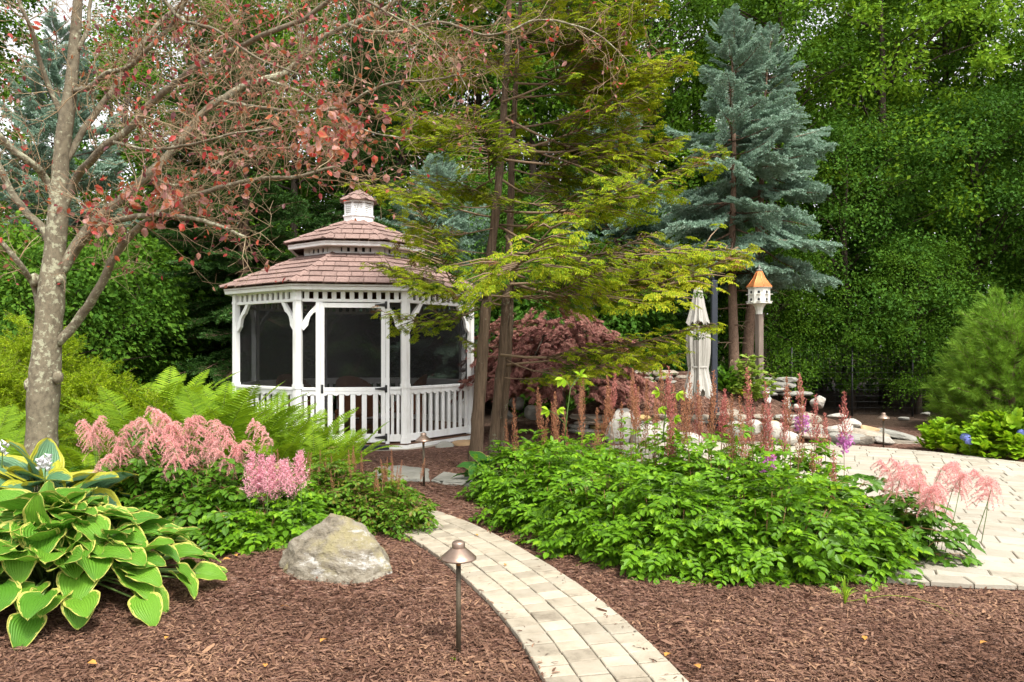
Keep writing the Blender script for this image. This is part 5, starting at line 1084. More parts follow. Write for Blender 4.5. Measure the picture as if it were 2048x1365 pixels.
# ---------------------------------------------------------------- copper beech with lichened bark
def beech():
    D0 = 6.3; base = P(84, 960, D0); B = np.array([base[0], base[1], float(hgt(base[0], base[1]))])
    t = thing('copper_beech', 'grey lichened tree with twiggy branches and sparse red leaves at the left', 'tree', tuple(B))
    def smooth(lst, rp, k=None):
        A = px_poly(lst, D0); s = np.r_[0, np.cumsum(np.linalg.norm(np.diff(A, axis=0), axis=1))]; k = k or max(10, int(s[-1]/0.07)); u = np.linspace(0, s[-1], k)
        m = np.gradient(A, s, axis=0); out = []
        for x in u:
            i = min(max(np.searchsorted(s, x)-1, 0), len(s)-2); h = s[i+1]-s[i]; q = (x-s[i])/h
            out.append((2*q**3-3*q*q+1)*A[i]+(q**3-2*q*q+q)*h*m[i]+(-2*q**3+3*q*q)*A[i+1]+(q**3-q*q)*h*m[i+1])
        return np.array(out)-B, np.interp(u, s, rp)*D0/FPX
    rs = RS(4)
    pts, rr = smooth([(80, 990), (82, 925), (85, 830), (92, 720), (101, 610), (110, 500), (118, 400), (124, 300), (140, 190), (150, 80), (158, -40), (160, -140)], [40, 31, 29, 27.5, 24, 20.5, 17, 15, 12.5, 10, 8, 5.5], 46)
    rr = rr*(1+0.05*np.sin(np.arange(46)*0.9)+rs.normal(0, 0.015, 46)); g = Geo(); g.tube(pts, rr, 16, wob=0.035, seed=1)
    V, T = ico(2)
    for px, py, s in ((60, 770, 0.055), (116, 755, 0.05), (70, 560, 0.05), (120, 560, 0.04)): g.add(V*s*np.array([0.8, 1, 1.2])+P(px, py, D0-0.05)-B, T, 0, True)
    g.obj('trunk', MT['beechbark'], t)
    limbs = [  # pixel course (with depth), start and end radius in px
     ([(112, 690), (151, 643), (193, 585, 6.2), (220, 533, 6.1), (248, 485, 6.0), (296, 440, 5.9), (369, 398, 5.8), (430, 372, 5.7), (502, 355, 5.6), (580, 350, 5.5), (660, 330, 5.5)], 17, 3),
     ([(112, 560), (140, 515), (185, 462, 6.1), (232, 438, 5.9), (308, 424, 5.7), (380, 430, 5.6), (450, 445, 5.5), (500, 470, 5.4)], 15, 3),
     ([(118, 540), (185, 452, 6.4), (253, 393, 6.5), (297, 352, 6.5), (331, 321, 6.6), (362, 284, 6.6), (400, 236, 6.7), (444, 202, 6.7), (489, 174, 6.8), (533, 161, 6.8), (574, 147, 6.9), (612, 106, 6.9), (646, 75, 7.0), (700, 50, 7.0), (770, 20, 7.1), (830, -30, 7.1)], 17, 6),
     ([(122, 430), (147, 362), (184, 318, 6.1), (222, 283, 6.0), (253, 260, 6.0), (297, 212, 5.9), (348, 167, 5.8), (386, 137, 5.7), (437, 106, 5.7), (478, 85, 5.6), (547, 51, 5.5), (598, 31, 5.5), (680, -20, 5.4)], 14, 5),
     ([(126, 330), (164, 260, 6.4), (205, 205, 6.5), (239, 150, 6.6), (297, 68, 6.7), (328, 34, 6.8), (362, 5, 6.8), (400, -60, 6.9)], 12, 5),
     ([(126, 300), (137, 191), (171, 167, 6.0), (198, 143, 5.9), (246, 130, 5.8), (290, 90, 5.7), (340, 30, 5.6), (380, -40, 5.5)], 10, 4),
     ([(112, 400), (95, 362), (65, 325, 6.1), (30, 300, 6.0), (0, 268, 5.9), (-60, 235, 5.8)], 14, 7),
     ([(104, 500), (85, 460), (55, 430, 6.3), (20, 385, 6.3), (-5, 335, 6.3), (-50, 290, 6.3)], 14, 8),
     ([(80, 640), (66, 575), (46, 535, 6.1), (12, 492, 6.0), (-40, 440, 5.9)], 11, 6),
     ([(130, 250), (105, 190), (85, 130, 6.2), (75, 80, 6.1), (50, 20, 6.0), (30, -40, 6.0)], 9, 4),
     ([(150, 110), (175, 70), (185, 20, 6.4), (200, -50, 6.4)], 8, 4),
     ([(444, 202, 6.7), (520, 215, 6.3), (600, 225, 6.0), (690, 215, 5.8), (780, 170, 5.6), (860, 160, 5.5), (930, 150, 5.4)], 6, 2),
     ([(533, 161, 6.8), (610, 190, 6.7), (690, 240, 6.6), (760, 270, 6.5), (820, 280, 6.5)], 5, 2),
     ([(700, 50, 7.0), (790, 60, 6.6), (880, 40, 6.3), (980, 60, 6.0), (1080, 30, 5.8), (1180, 50, 5.7), (1260, 110, 5.6)], 5, 1.5),
     ([(640, -40, 6.0), (740, 10, 5.8), (830, 60, 5.7), (900, 120, 5.6), (940, 190, 5.5)], 5, 1.5),
     ([(297, 352, 6.5), (350, 370, 6.7), (420, 330, 6.9), (500, 300, 7.0), (580, 295, 7.1), (660, 285, 7.1)], 5, 2),
     ([(222, 283, 6.0), (290, 300, 5.7), (370, 290, 5.4), (450, 270, 5.2), (540, 250, 5.1)], 5, 2),
     ([(300, -40, 5.6), (360, 40, 5.5), (430, 60, 5.4), (520, 120, 5.3), (600, 150, 5.3)], 5, 2),
    ]
    tw = Geo(); tips = []; 
    for li, (lst, r0, r1) in enumerate(limbs):
        pts, rr = smooth(lst, np.linspace(r0*(0.58 if r0 > 7 else 0.7), r1*0.75, len(lst))); n = len(pts); pts[1:] += np.cumsum(rs.normal(0, 0.004, (n-1, 3)), 0); g = Geo(); g.tube(pts, rr, 9 if r0 > 7 else 6, wob=0.05, seed=li); g.obj('branch', MT['beechbark'], t)
        d = norm(np.gradient(pts, axis=0)); s = np.r_[0, np.cumsum(np.linalg.norm(np.diff(pts, axis=0), axis=1))]
        x = s[-1]*(0.22 if r0 > 7 else 0.1)
        while x < s[-1]:
            i = int(np.searchsorted(s, x)); i = min(i, n-1); x += rs.uniform(0.038, 0.105); f = x/s[-1]
            q = norm(np.cross(d[i], rs.normal(size=3))); dd = norm(d[i]*rs.uniform(0.2, 0.9)+q+np.array([0, 0, 0.18])); L = rs.uniform(0.25, 0.85)*(1.1-0.35*f); k = 6
            bp = [pts[i]]; c = dd.copy()
            for j in range(k-1): c = norm(c+rs.normal(0, 0.28, 3)+np.array([0, 0, 0.04])); bp.append(bp[-1]+c*L/(k-1))
            bp = np.array(bp); br = min(0.0055, rr[i]*0.5); tw.tube(bp, np.linspace(br, 0.0016, k), 3, 0)
            for j in range(1, k):
                for _ in range(rs.randint(1, 4)):
                    e = norm((bp[j]-bp[j-1])*rs.uniform(3, 9)+rs.normal(0, 0.75, 3)); l2 = rs.uniform(0.06, 0.28); p1 = bp[j]+e*l2*0.5+rs.normal(0, 0.012, 3); p2 = p1+norm(e+rs.normal(0, 0.4, 3))*l2*0.55; tw.tube([bp[j], p1, p2], [0.0020, 0.0015, 0.0010], 3, 0, cap=False); tips.append(p2)
                    if rs.rand() < 0.6: p3 = p1+norm(rs.normal(0, 1, 3)+e*0.6)*l2*0.5; tw.tube([p1, p3], [0.0018, 0.001], 3, 0, cap=False); tips.append(p3)
    stuff(tw.obj('twigs', MT['twig'], t))
    tips = np.array(tips); scr = tips+B; sx = scr[:, 0]/scr[:, 1]*FPX+1024; sy = HOR-(scr[:, 2]-EYE)/scr[:, 1]*FPX
    dens = 0.30+0.25*np.exp(-((sx-300)/140)**2-((sy-400)/70)**2)*2+0.5*np.exp(-((sx-690)/110)**2-((sy-270)/90)**2)+0.25*np.exp(-((sx-450)/350)**2-((sy-60)/120)**2)
    keep = rs.rand(len(tips)) < dens*0.95; q = tips[keep]; n = len(q)
    big = (0.7*np.exp(-((sx-300)/150)**2-((sy-400)/80)**2)+0.6*np.exp(-((sx-690)/120)**2-((sy-280)/100)**2))[keep]
    L = rs.uniform(0.026, 0.064, n)*(1+0.85*big); d = norm(rdir(rs, n)*0.8+np.array([0, -0.1, -0.55])); R = frames(d, rdir(rs, n)+np.array([0, -0.4, 0.5]))
    vs_ = []
    for i in range(3):
        g = Geo(); V = LEAFS[0].copy() if i == 0 else LEAF4[0].copy(); V[:, 0] *= 1.15+0.2*i; V[:, 2] += 0.25*(i-1)*V[:, 0]**2*2+0.08*np.sin(V[:, 1]*6+i); g.add(V, (LEAFS if i == 0 else LEAF4)[1]); vs_.append(Var('leaf', g, MT['beech_leaf']))
    xf = [(R[i], q[i]+d[i]*0.004, L[i]) for i in range(n)]; xf.sort(key=lambda z: -z[2])
    for i, (R_, T_, s_) in enumerate(xf[:290]): link('leaf', vs_[i % 3].me, t, mat4(R_, T_, s_))
    g = Geo(); q = xf[290:]; g.inst(LEAF4, np.array([z[0] for z in q]), np.array([z[1] for z in q]), np.array([z[2] for z in q])); stuff(g.obj('leaves', MT['beech_leaf'], t))
beech()
# ================================================================ BORDER PLANTS
# ---------------------------------------------------------------- compound leaves, plumes, fronds
def compound(seed, mat, stem='gstem', ls=0.075, L=0.20, pairs=3):
    rs = RS(seed); g = Geo(); ax = lambda t: np.array([0.01*math.sin(4*t+seed), t*L, 0.02*math.sin(2*t)-0.055*t*t]); g.tube([ax(t) for t in (0, .35, .7, 1)], [0.0022, 0.002, 0.0016, 0.001], 3, 1)
    PT, DD, SS = [], [], []
    for k in range(pairs):
        t = 0.38+0.5*k/max(1, pairs-1)
        for s in (-1, 1):
            d = norm(np.array([s*0.9, 0.5, -0.12+rs.normal(0, .12)])); 
            if k == 0:                                        # lowest pair carries three leaflets
                e = ax(t)+d*0.05; g.tube([ax(t), e], [0.0014, 0.001], 3, 1, cap=False)
                for da in (-0.9, 0, 0.9): PT.append(e); DD.append(norm(np.array([d[0]*math.cos(da)-d[1]*math.sin(da), d[0]*math.sin(da)+d[1]*math.cos(da), d[2]-0.12]))); SS.append(ls*rs.uniform(0.75, 1.05))
            else: PT.append(ax(t)); DD.append(d); SS.append(ls*rs.uniform(0.8, 1.1))
    PT.append(ax(1.0)); DD.append(norm(np.array([rs.normal(0, .15), 1, -0.3]))); SS.append(ls*1.1)
    n = len(PT); DD = np.array(DD); up = np.array([0, 0, 1.0])+rs.normal(0, 0.28, (n, 3)); F_ = frames(DD, up); lo_ = Geo(); lo_.inst(LEAF4, F_, np.array(PT), np.array(SS), 0); g.inst(LEAFS, F_, np.array(PT), np.array(SS), 0)
    return Var('leaf', g, [MT[mat], MT[stem]], False, lo_)
AST = [compound(400+i, 'astilbe', 'gstem', 0.057, 0.18, 4) for i in range(4)]
ASTD = [compound(410+i, 'astilbe_dark', 'rstem', 0.068, 0.19, 4) for i in range(3)]
ASTR = [compound(420+i, 'astilbe_red', 'rstem', 0.050, 0.16, 4) for i in range(3)]
def dome_xf(rs, n, rx, ry, h, lo=0.55, hi=1.03, zmin=0.03, sc=(0.8, 1.25), droop=0.35, low=0.0):
    out = []
    while len(out) < n:
        a = rs.uniform(0, 2*PI); cz = rs.uniform(low, 1.0); q = math.sqrt(max(0.0, 1-cz**1.6)); f = rs.uniform(lo, hi)*(1+0.12*math.sin(3*a+rx*7)+0.08*math.sin(5*a+ry*11))
        p = np.array([rx*q*math.cos(a)*f, ry*q*math.sin(a)*f, max(zmin, h*cz*f+rs.normal(0, 0.02))]); o = norm(np.array([math.cos(a)*q/1.0, math.sin(a)*q/1.0, 0.02])+rs.normal(0, 0.35, 3)*np.array([1, 1, 0.2]))
        d = norm(o+np.array([0, 0, 0.55*cz-droop+rs.normal(0, 0.18)])); up = norm(np.array([0, 0, 1.0])+o*0.45+rs.normal(0, 0.22, 3)); s = rs.uniform(*sc)
        R = one_frame(d, up); out.append((R, p-R[:, 1]*0.10*s, s))
    return out
def spire(seed, mat, L=0.42, w=0.042, tipm=None, mauve=False):
    """upright panicle: short ascending side branches crowded with tiny florets"""
    rs = RS(seed); g = Geo(); H = 1.0; g.tube([(0, 0, -0.35), (0.008, 0, 0.2), (0, 0.006, H-L), (0.0, 0, H)], [0.0034, 0.003, 0.0025, 0.001], 4, 1); P_, D_ = [], []
    for k in range(44):
        f = k/44; z = H-L+L*f; l = (w*2.1*(1-f)**0.8+0.012)*rs.uniform(0.7, 1.2); a = k*2.4+rs.uniform(-.3, .3); d = norm(np.array([math.cos(a)*0.42, math.sin(a)*0.42, 0.9])); b = np.array([0, 0, z])
        m = max(4, int(l*230))
        for u in np.linspace(0.15, 1, m): P_.append(b+d*l*u+np.array([math.cos(a), math.sin(a), 0])*0.25*l*u*(1-u)); D_.append(norm(d*0.6+rs.normal(0, 0.6, 3)))
    for z in np.linspace(H-0.06, H, 14): P_.append(np.array([0, 0, z])); D_.append(norm(np.array([0, 0, .8])+rs.normal(0, .5, 3)))
    P_ = np.array(P_); D_ = np.array(D_); n = len(P_); sc = np.stack([rs.uniform(0.004, 0.007, n), rs.uniform(0.008, 0.014, n), np.ones(n)*0.006], 1); mi = np.zeros(n, int)
    if mauve: mi = np.where(P_[:, 2] < H-L*0.72, 2, 0)
    R = frames(D_, rdir(rs, n))
    for m in (0, 2):
        q = mi == m; s2 = sc[q]*(2.0 if m == 2 else 1); g.inst(BIT, R[q], P_[q]+(rs.normal(0, 0.012, (q.sum(), 3)) if m == 2 else 0), s2, m)
    return Var('plume', g, [MT[mat], MT['rstem'], MT['mauve']])
RUST = [spire(500+i, 'rust', 0.40+0.04*i, 0.036+0.004*(i % 2)) for i in range(5)]; REDP = [spire(510+i, 'redplume', 0.36+0.05*i, 0.036+0.006*i) for i in range(3)]; MAUV = [spire(520, 'redplume', 0.46, 0.05, mauve=True)]
def weeping(seed, mat='pink'):
    """plume that arches over, side branches hanging like fringe"""
    rs = RS(seed); g = Geo(); st = np.array([(0, 0, -0.35), (0, 0, -0.05), (0.0, 0.01, 0.12), (0.0, 0.05, 0.22), (0.0, 0.11, 0.27)]); g.tube(st, [0.003, 0.0028, 0.0025, 0.002, 0.001], 4, 1); P_, D_ = [], []
    for k in range(19):
        f = k/18; b = np.array([np.interp(f, [0, .5, 1], [0, 0, 0]), np.interp(f, [0, 0.4, 1], [0.005, 0.04, 0.12]), np.interp(f, [0, .4, 1], [0.10, 0.20, 0.27])]); a = k*2.4+rs.uniform(-.4, .4); o = norm(np.array([math.cos(a)*0.9, math.sin(a)*0.55+0.55, 0])); l = rs.uniform(0.10, 0.17)*(1-0.35*f)
        pr = None
        for u in np.linspace(0, 1, 6):
            p = b+o*l*0.75*u+np.array([0, 0, 0.05*u-0.85*l*u*u*1.1]); 
            if pr is not None:
                g.tube([pr, p], [0.0012, 0.001], 3, 0, cap=False)
                for v in np.linspace(0, 1, 13):
                    for _ in range(2): P_.append(pr+(p-pr)*v+rs.normal(0, 0.0030+0.0040*(1-u), 3)); D_.append(rs.normal(size=3))
            pr = p
    P_ = np.array(P_); n = len(P_); g.inst(BIT, frames(norm(np.array(D_)), rdir(rs, n)), P_, np.stack([rs.uniform(0.0024, 0.004, n), rs.uniform(0.004, 0.007, n), np.full(n, 0.004)], 1), 0)
    return Var('plume', g, [MT[mat], MT['gstem']])
WEEP = [weeping(530+i) for i in range(4)]
def fluffy(seed, mat='palepink'):
    rs = RS(seed); g = Geo(); g.tube([(0, 0, -0.35), (0, 0, 0.02), (0, 0, 0.26)], [0.003, 0.0026, 0.001], 4, 1); P_ = []
    for k in range(30):
        f = k/30; l = (0.075*(1-f)**0.7+0.012)*rs.uniform(.8, 1.15); a = k*2.4; d = norm(np.array([math.cos(a), math.sin(a), 0.75])); b = np.array([0, 0, 0.25*f])
        for u in np.linspace(0.1, 1, 10):
            for _ in range(3): P_.append(b+d*l*u+rs.normal(0, 0.006, 3))
    P_ = np.array(P_); n = len(P_); g.inst(BIT, frames(rdir(rs, n), rdir(rs, n)), P_, np.stack([rs.uniform(0.004, 0.006, n), rs.uniform(0.006, 0.010, n), np.full(n, 0.006)], 1), 0); return Var('plume', g, [MT[mat], MT['gstem']])
FLUF = [fluffy(540+i) for i in range(3)]
def astilbe(label, x, y, rx, ry, h, seed, leaves=AST, nl=330, nparts=210, spires=(), group='astilbe clumps', name='astilbe', low=0.0, sc=(0.8, 1.25)):
    rs = RS(seed); z = float(hgt(x, y)); t = thing(name, label, 'astilbe', (x, y, z), 0, group)
    clothe(t, 'leaf', leaves, dome_xf(rs, nl, rx, ry, h, 0.58, 1.03, sc=sc, low=low)+dome_xf(rs, nl//3, rx*.8, ry*.8, h*.8, 0.3, 0.9), nparts, 'foliage', rs)
    g = Geo()
    for i in range(26): a = rs.uniform(0, 6.3); q = rs.uniform(0.1, 0.75); g.tube([(0.25*rx*math.cos(a), 0.25*ry*math.sin(a), -0.02), (q*rx*math.cos(a)*.8, q*ry*math.sin(a)*.8, h*0.4), (q*rx*math.cos(a), q*ry*math.sin(a), h*0.85*math.sqrt(1-q*q))], [0.0035, 0.003, 0.002], 4)
    stuff(g.obj('stems', MT['rstem'], t))
    for vs_, p, s, lean in spires:                            # p: world position of the plume's tip
        v = vs_[rs.randint(len(vs_))]; H = s; b = np.array(p)-np.array([0, 0, H])-np.array(t.location); d = norm(np.array([lean[0], lean[1], 1.0])); R = np.stack([norm(np.cross([0, 1, 0], d)), norm(np.cross(d, np.cross([0, 1.0, 0], d))), d], -1)
        link('plume', v.me, t, mat4(R@rotz(rs.uniform(0, 6.3)), b, s))
    return t
# the large bed right of the walk: (label, x, y, rx, ry, h, seed)
BED = [
 ('bright green astilbe clump at the upper left end of the bed, by the path bend', 0.10, 7.20, 0.52, 0.50, 0.58),
 ('bright green astilbe clump beside the walk, second from the path bend', 0.36, 6.30, 0.58, 0.55, 0.66),
 ('leafy astilbe clump whose low leaves spill onto the walk', 0.76, 5.50, 0.60, 0.55, 0.64),
 ('leafy astilbe clump at the front of the bed, nearest the walk', 1.14, 5.06, 0.58, 0.52, 0.60),
 ('leafy astilbe clump at the front middle of the bed, over the bare mulch', 1.72, 4.98, 0.66, 0.55, 0.68),
 ('leafy astilbe clump at the front right of the bed, behind the grass tuft', 2.15, 5.12, 0.58, 0.50, 0.54),
 ('astilbe clump with many rust plumes at the left back of the bed', 0.62, 7.20, 0.66, 0.55, 0.66),
 ('astilbe clump with rust and red plumes directly before the white boulders', 1.25, 6.55, 0.70, 0.60, 0.76),
 ('astilbe clump with dense rust plumes in front of the closed umbrella', 1.75, 6.15, 0.66, 0.60, 0.80),
 ('astilbe clump with red and mauve plumes at the bed corner by the patio rocks', 2.30, 6.05, 0.60, 0.55, 0.72),
]
# plume tips read from the photograph: (px, py, kind)
TIPS = [(1032, 800, 'r'), (1018, 838, 'r'), (1080, 772, 'r'), (1092, 790, 'r'), (1114, 785, 'r'), (1122, 800, 'r'), (1160, 752, 'r'), (1168, 768, 'r'), (1185, 775, 'r'), (1200, 778, 'r'), (1216, 750, 'd'), (1234, 752, 'r'), (1262, 736, 'r'), (1255, 770, 'r'), (1275, 770, 'd'), (1290, 775, 'r'), (1300, 762, 'r'), (1320, 765, 'r'), (1332, 740, 'r'), (1345, 748, 'd'), (1352, 734, 'd'), (1360, 770, 'r'), (1378, 748, 'r'), (1390, 775, 'r'), (1398, 785, 'd'), (1408, 760, 'r'), (1415, 770, 'r'), (1425, 745, 'r'), (1440, 780, 'd'), (1432, 790, 'd'), (1452, 800, 'r'), (1470, 810, 'r'), (1490, 795, 'r'), (1513, 738, 'd'), (1520, 800, 'r'), (1535, 810, 'r'), (1549, 766, 'd'), (1556, 776, 'd'), (1540, 818, 'm'), (1568, 812, 'd'), (1585, 758, 'r'), (1590, 790, 'r'), (1614, 748, 'm'), (1622, 790, 'd'), (1656, 822, 'd'), (1692, 784, 'm'), (1655, 905, 'r'), (1668, 900, 'd'), (1240, 800, 'r'), (1310, 800, 'r'), (1350, 805, 'r'), (1375, 800, 'r'), (1340, 820, 'd'), (1285, 815, 'r'), (1405, 810, 'r'), (1195, 815, 'r'), (1140, 815, 'r'), (1060, 830, 'r'), (1105, 825, 'r'), (1462, 790, 'r'), (1480, 830, 'd'), (1640, 850, 'd')]
spires_of = {i: [] for i in range(len(BED))}
rs = RS(12)
for px, py, kd in TIPS:
    D = float(np.interp(px, [1000, 1150, 1300, 1450, 1700], [7.4, 7.0, 6.5, 6.2, 5.9]))+rs.uniform(-0.45, 0.35)
    p = P(px+rs.uniform(-2, 2), py+rs.uniform(-3, 3), D); i = min((k for k in range(len(BED)) if k in (0, 1, 6, 7, 8, 9)), key=lambda k: math.hypot(BED[k][1]-p[0], BED[k][2]-p[1])); ht = {'r': rs.uniform(0.95, 1.25), 'd': rs.uniform(1.0, 1.3), 'm': 1.25}[kd]
    spires_of[i].append(({'r': RUST, 'd': REDP, 'm': MAUV}[kd], p, ht*0.92, (rs.normal(0.0, 0.06), rs.normal(0, 0.05))))
for i, (lab, x, y, rx, ry, h) in enumerate(BED): astilbe(lab, x, y, rx, ry, h, 600+i, AST, 520 if i < 6 else 440, 270 if i < 6 else 150, spires_of[i], 'astilbe clumps right of the walk')
# weeping pink one at the right end, against the patio
rs = RS(13)
wp = []
for px, py in ((1770, 925), (1795, 922), (1820, 926), (1840, 935), (1805, 945), (1850, 960), (1870, 970), (1895, 925), (1915, 930), (1930, 945), (1960, 945), (1985, 958), (1880, 985), (1835, 965)): wp.append((WEEP, P(px, py, 5.2+rs.uniform(-.3, .3))+np.array([0, 0, 0.0]), 1.0, (rs.normal(0.1, 0.1), rs.normal(0, 0.1))))
def weep_plumes(t, lst, rs):
    for vs_, p, s, ln in lst:
        v = vs_[rs.randint(len(vs_))]; d = norm(np.array([ln[0], ln[1], 1.0])); R = np.stack([norm(np.cross([0, 1, 0], d)), norm(np.cross(d, np.cross([0, 1.0, 0], d))), d], -1)@rotz(rs.uniform(0, 6.3)); link('plume', v.me, t, mat4(R, p-R@np.array([0, 0.09, 0.27])*s-np.array(t.location), s))
t = astilbe('astilbe with weeping pale pink plumes at the right end of the bed', 2.62, 5.30, 0.55, 0.48, 0.50, 620, ASTD, 260, 200, (), 'weeping pink astilbes'); weep_plumes(t, wp, rs)
# left of the walk
rs = RS(14); pl = {0: [], 1: []}
PK = [(172, 850), (195, 842), (215, 860), (180, 870), (245, 870), (262, 850), (290, 845), (312, 822), (330, 835), (345, 850), (318, 860), (300, 875), (355, 880), (375, 845), (395, 838), (410, 860), (430, 850), (450, 860), (465, 885), (420, 885), (395, 890), (370, 895), (335, 880), (375, 920), (310, 930), (275, 895), (215, 915), (480, 890), (440, 905), (355, 915), (515, 850), (240, 900)]
for px, py in PK: pl[0 if px < 330 else 1].append((WEEP, P(px, py-6, 5.75+rs.uniform(-.35, .35)), rs.uniform(0.85, 1.15), (rs.normal(0, 0.12), rs.normal(-0.05, 0.12))))
t = astilbe('pink weeping astilbe behind the big hosta, left half of the pink drift', -3.02, 5.95, 0.66, 0.55, 0.58, 630, ASTD, 240, 160, (), 'weeping pink astilbes'); weep_plumes(t, pl[0], rs)
t = astilbe('pink weeping astilbe left of the boulder, right half of the pink drift', -2.38, 5.72, 0.62, 0.58, 0.58, 631, ASTD, 300, 230, (), 'weeping pink astilbes'); weep_plumes(t, pl[1], rs)
fl = [(FLUF, P(px, py-8, 5.35+rs.uniform(-.15, .15)), 1.05, (rs.normal(0, .08), rs.normal(0, .08))) for px, py in ((508, 912), (500, 935), (522, 918), (535, 925), (515, 950), (548, 920), (560, 930), (575, 928), (590, 920), (602, 912), (530, 945), (545, 940), (585, 935))]
t = astilbe('bright green astilbe with upright fluffy pink plumes directly behind the boulder', -1.88, 5.62, 0.52, 0.52, 0.44, 632, AST, 280, 220, (), 'astilbe clumps left of the walk')
for vs_, p, s, ln in fl: d = norm(np.array([ln[0], ln[1], 1.0])); R = np.stack([norm(np.cross([0, 1, 0], d)), norm(np.cross(d, np.cross([0, 1.0, 0], d))), d], -1); link('plume', vs_[rs.randint(3)].me, t, mat4(R, p-np.array([0, 0, 0.26])-np.array(t.location), s))
astilbe('small lime green astilbe at the left foot of the boulder', -1.83, 5.28, 0.33, 0.24, 0.30, 633, AST, 110, 100, (), 'astilbe clumps left of the walk')
for i, (lab, x, y, rx, ry, h) in enumerate([('dark green shrubby astilbe with reddish tips, right of the boulder by the walk', -1.12, 6.15, 0.52, 0.50, 0.46), ('dark green shrubby astilbe with reddish tips, behind the boulder beside the ferns', -1.62, 6.35, 0.55, 0.52, 0.52)]):
    tips = [(RUST, np.array([x+rs.normal(0, rx*.5), y+rs.normal(0, ry*.4), h+rs.uniform(0.0, 0.14)]), 0.45, (rs.normal(0, .1), rs.normal(0, .1))) for _ in range(14)]
    astilbe(lab, x, y, rx, ry, h, 640+i, ASTR, 380, 260, tips, 'red tipped astilbes', sc=(0.7, 1.1))
# ---------------------------------------------------------------- ferns
def frond(seed, mat='fern', npin=34, wmax=0.15):
    rs = RS(seed); g = Geo(); k = 40; bend = rs.uniform(0.45, 1.05); th = np.linspace(math.radians(82), math.radians(82)-bend*1.35, k); dl = 1.0/(k-1); y = np.r_[0, np.cumsum(np.cos(th[:-1])*dl)]; z = np.r_[0, np.cumsum(np.sin(th[:-1])*dl)]; side = 0.06*rs.normal()
    ax = np.c_[side*np.linspace(0, 1, k)**2, y, z]; tg = norm(np.gradient(ax, axis=0)); g.tube(ax[::3], np.linspace(0.005, 0.0012, len(ax[::3])), 4, 1)
    V = []; T = []; n = 0
    for i in range(npin):
        f = 0.10+0.89*i/(npin-1); q = f*(k-1); j = int(q); b = ax[j]+(ax[min(j+1, k-1)]-ax[j])*(q-j); tn = tg[j]; X_ = np.array([1.0, 0, 0]); nr = np.cross(X_, tn)
        L = wmax*(math.sin(PI*min(1, f**1.15*0.96+0.03))**0.75)*(0.35+0.65*min(1, f/0.35))*rs.uniform(.9, 1.08)+0.006
        for s in (-1, 1):
            d = norm(X_*s+tn*0.42+nr*(0.22-0.1*rs.rand())); w = 0.0125*min(1, L/0.07)
            for u, ww, dz in ((0, 0.5, 0), (0.35, 1, 0.0), (0.72, 0.7, -0.04), (1, 0.04, -0.14)):
                c = b+d*L*u+nr*dz*L; V += [c-tn*w*ww, c+nr*w*0.25*ww, c+tn*w*ww]
            for u in range(3):
                a = n+u*3; T += [(a, a+3, a+4), (a, a+4, a+1), (a+1, a+4, a+5), (a+1, a+5, a+2)]
            n += 12
    g.add(V, T, 0); return Var('frond', g, [MT[mat], MT['fernstem']])
FR = [frond(700+i) for i in range(5)]; FRY = [frond(710+i, 'yellowfern', 24, 0.13) for i in range(2)]
def fern(label, x, y, h, n, seed, vs_=FR, group='ferns left of the gazebo', name='fern', z=None, spread=0.35):
    rs = RS(seed); t = thing(name, label, 'fern', (x, y, float(hgt(x, y)) if z is None else z), 0, group); a0 = rs.uniform(0, 6)
    for i in range(n):
        a = a0+i*2.399+rs.normal(0, .15); lean = spread*rs.uniform(0.2, 1.3); d = np.array([math.cos(a), math.sin(a)]); s = h*rs.uniform(0.8, 1.12)
        R = np.stack([np.array([d[1], -d[0], 0]), np.array([d[0]*math.cos(lean), d[1]*math.cos(lean), -math.sin(lean)]), np.array([d[0]*math.sin(lean), d[1]*math.sin(lean), math.cos(lean)])], -1)
        link('frond', vs_[rs.randint(len(vs_))].me, t, mat4(R, (0.05*d[0], 0.05*d[1], -0.01), s))
    return t
FE = [('fern tucked against the right front post of the gazebo steps, above the red tipped astilbe', -1.90, 8.10, 0.72, 11), ('big arching fern in front of the gazebo door', -2.40, 8.35, 0.85, 12), ('tall fern covering the left front post of the gazebo', -3.05, 9.05, 0.98, 11), ('tall fern in front of the left gazebo panel', -3.75, 9.45, 1.12, 11),
 ('bright fern behind the upright pink plumes', -2.45, 7.35, 0.85, 12), ('bright fern behind the middle of the pink plumes', -3.10, 7.55, 1.10, 12), ('bright fern behind the left of the pink plumes', -3.75, 7.45, 1.08, 12), ('fern just right of the beech trunk', -3.55, 6.75, 0.85, 10), ('low fern at the right foot of the beech trunk', -3.62, 6.20, 0.62, 9),
 ('fern at the left edge behind the beech trunk', -5.05, 6.9, 1.22, 11), ('fern left of the beech trunk at its foot', -4.65, 6.5, 0.85, 10), ('fern between the golden juniper and the tall ferns', -4.35, 8.6, 1.15, 11), ('fern on the far side of the fern bank, near the dark spruce', -4.75, 9.9, 1.28, 9), ('upright fern at the back of the fern bank, beside the golden juniper', -5.15, 10.6, 1.35, 8), ('fern farthest back, in the shade of the dark spruce', -5.9, 11.6, 1.45, 8), ('fern at the left edge beyond the blue hosta', -5.6, 7.6, 1.1, 10),
 ('broad fern arching towards the stepping stones, right of the other ferns', -2.00, 7.35, 0.78, 12), ('fern in the second row behind the pink plumes', -2.95, 8.05, 0.98, 12), ('fern behind the pink plumes, halfway to the gazebo', -3.45, 8.35, 1.2, 12)]
for i, (lab, x, y, h, n) in enumerate(FE): fern(lab, x, y, h*1.12, n+2, 720+i)
p = P(1488, 800, 12.9); fern('small yellow green fern on the mound beside the umbrella mast', p[0], p[1], 0.36, 14, 740, FRY, 'ferns on the mound', spread=0.5)
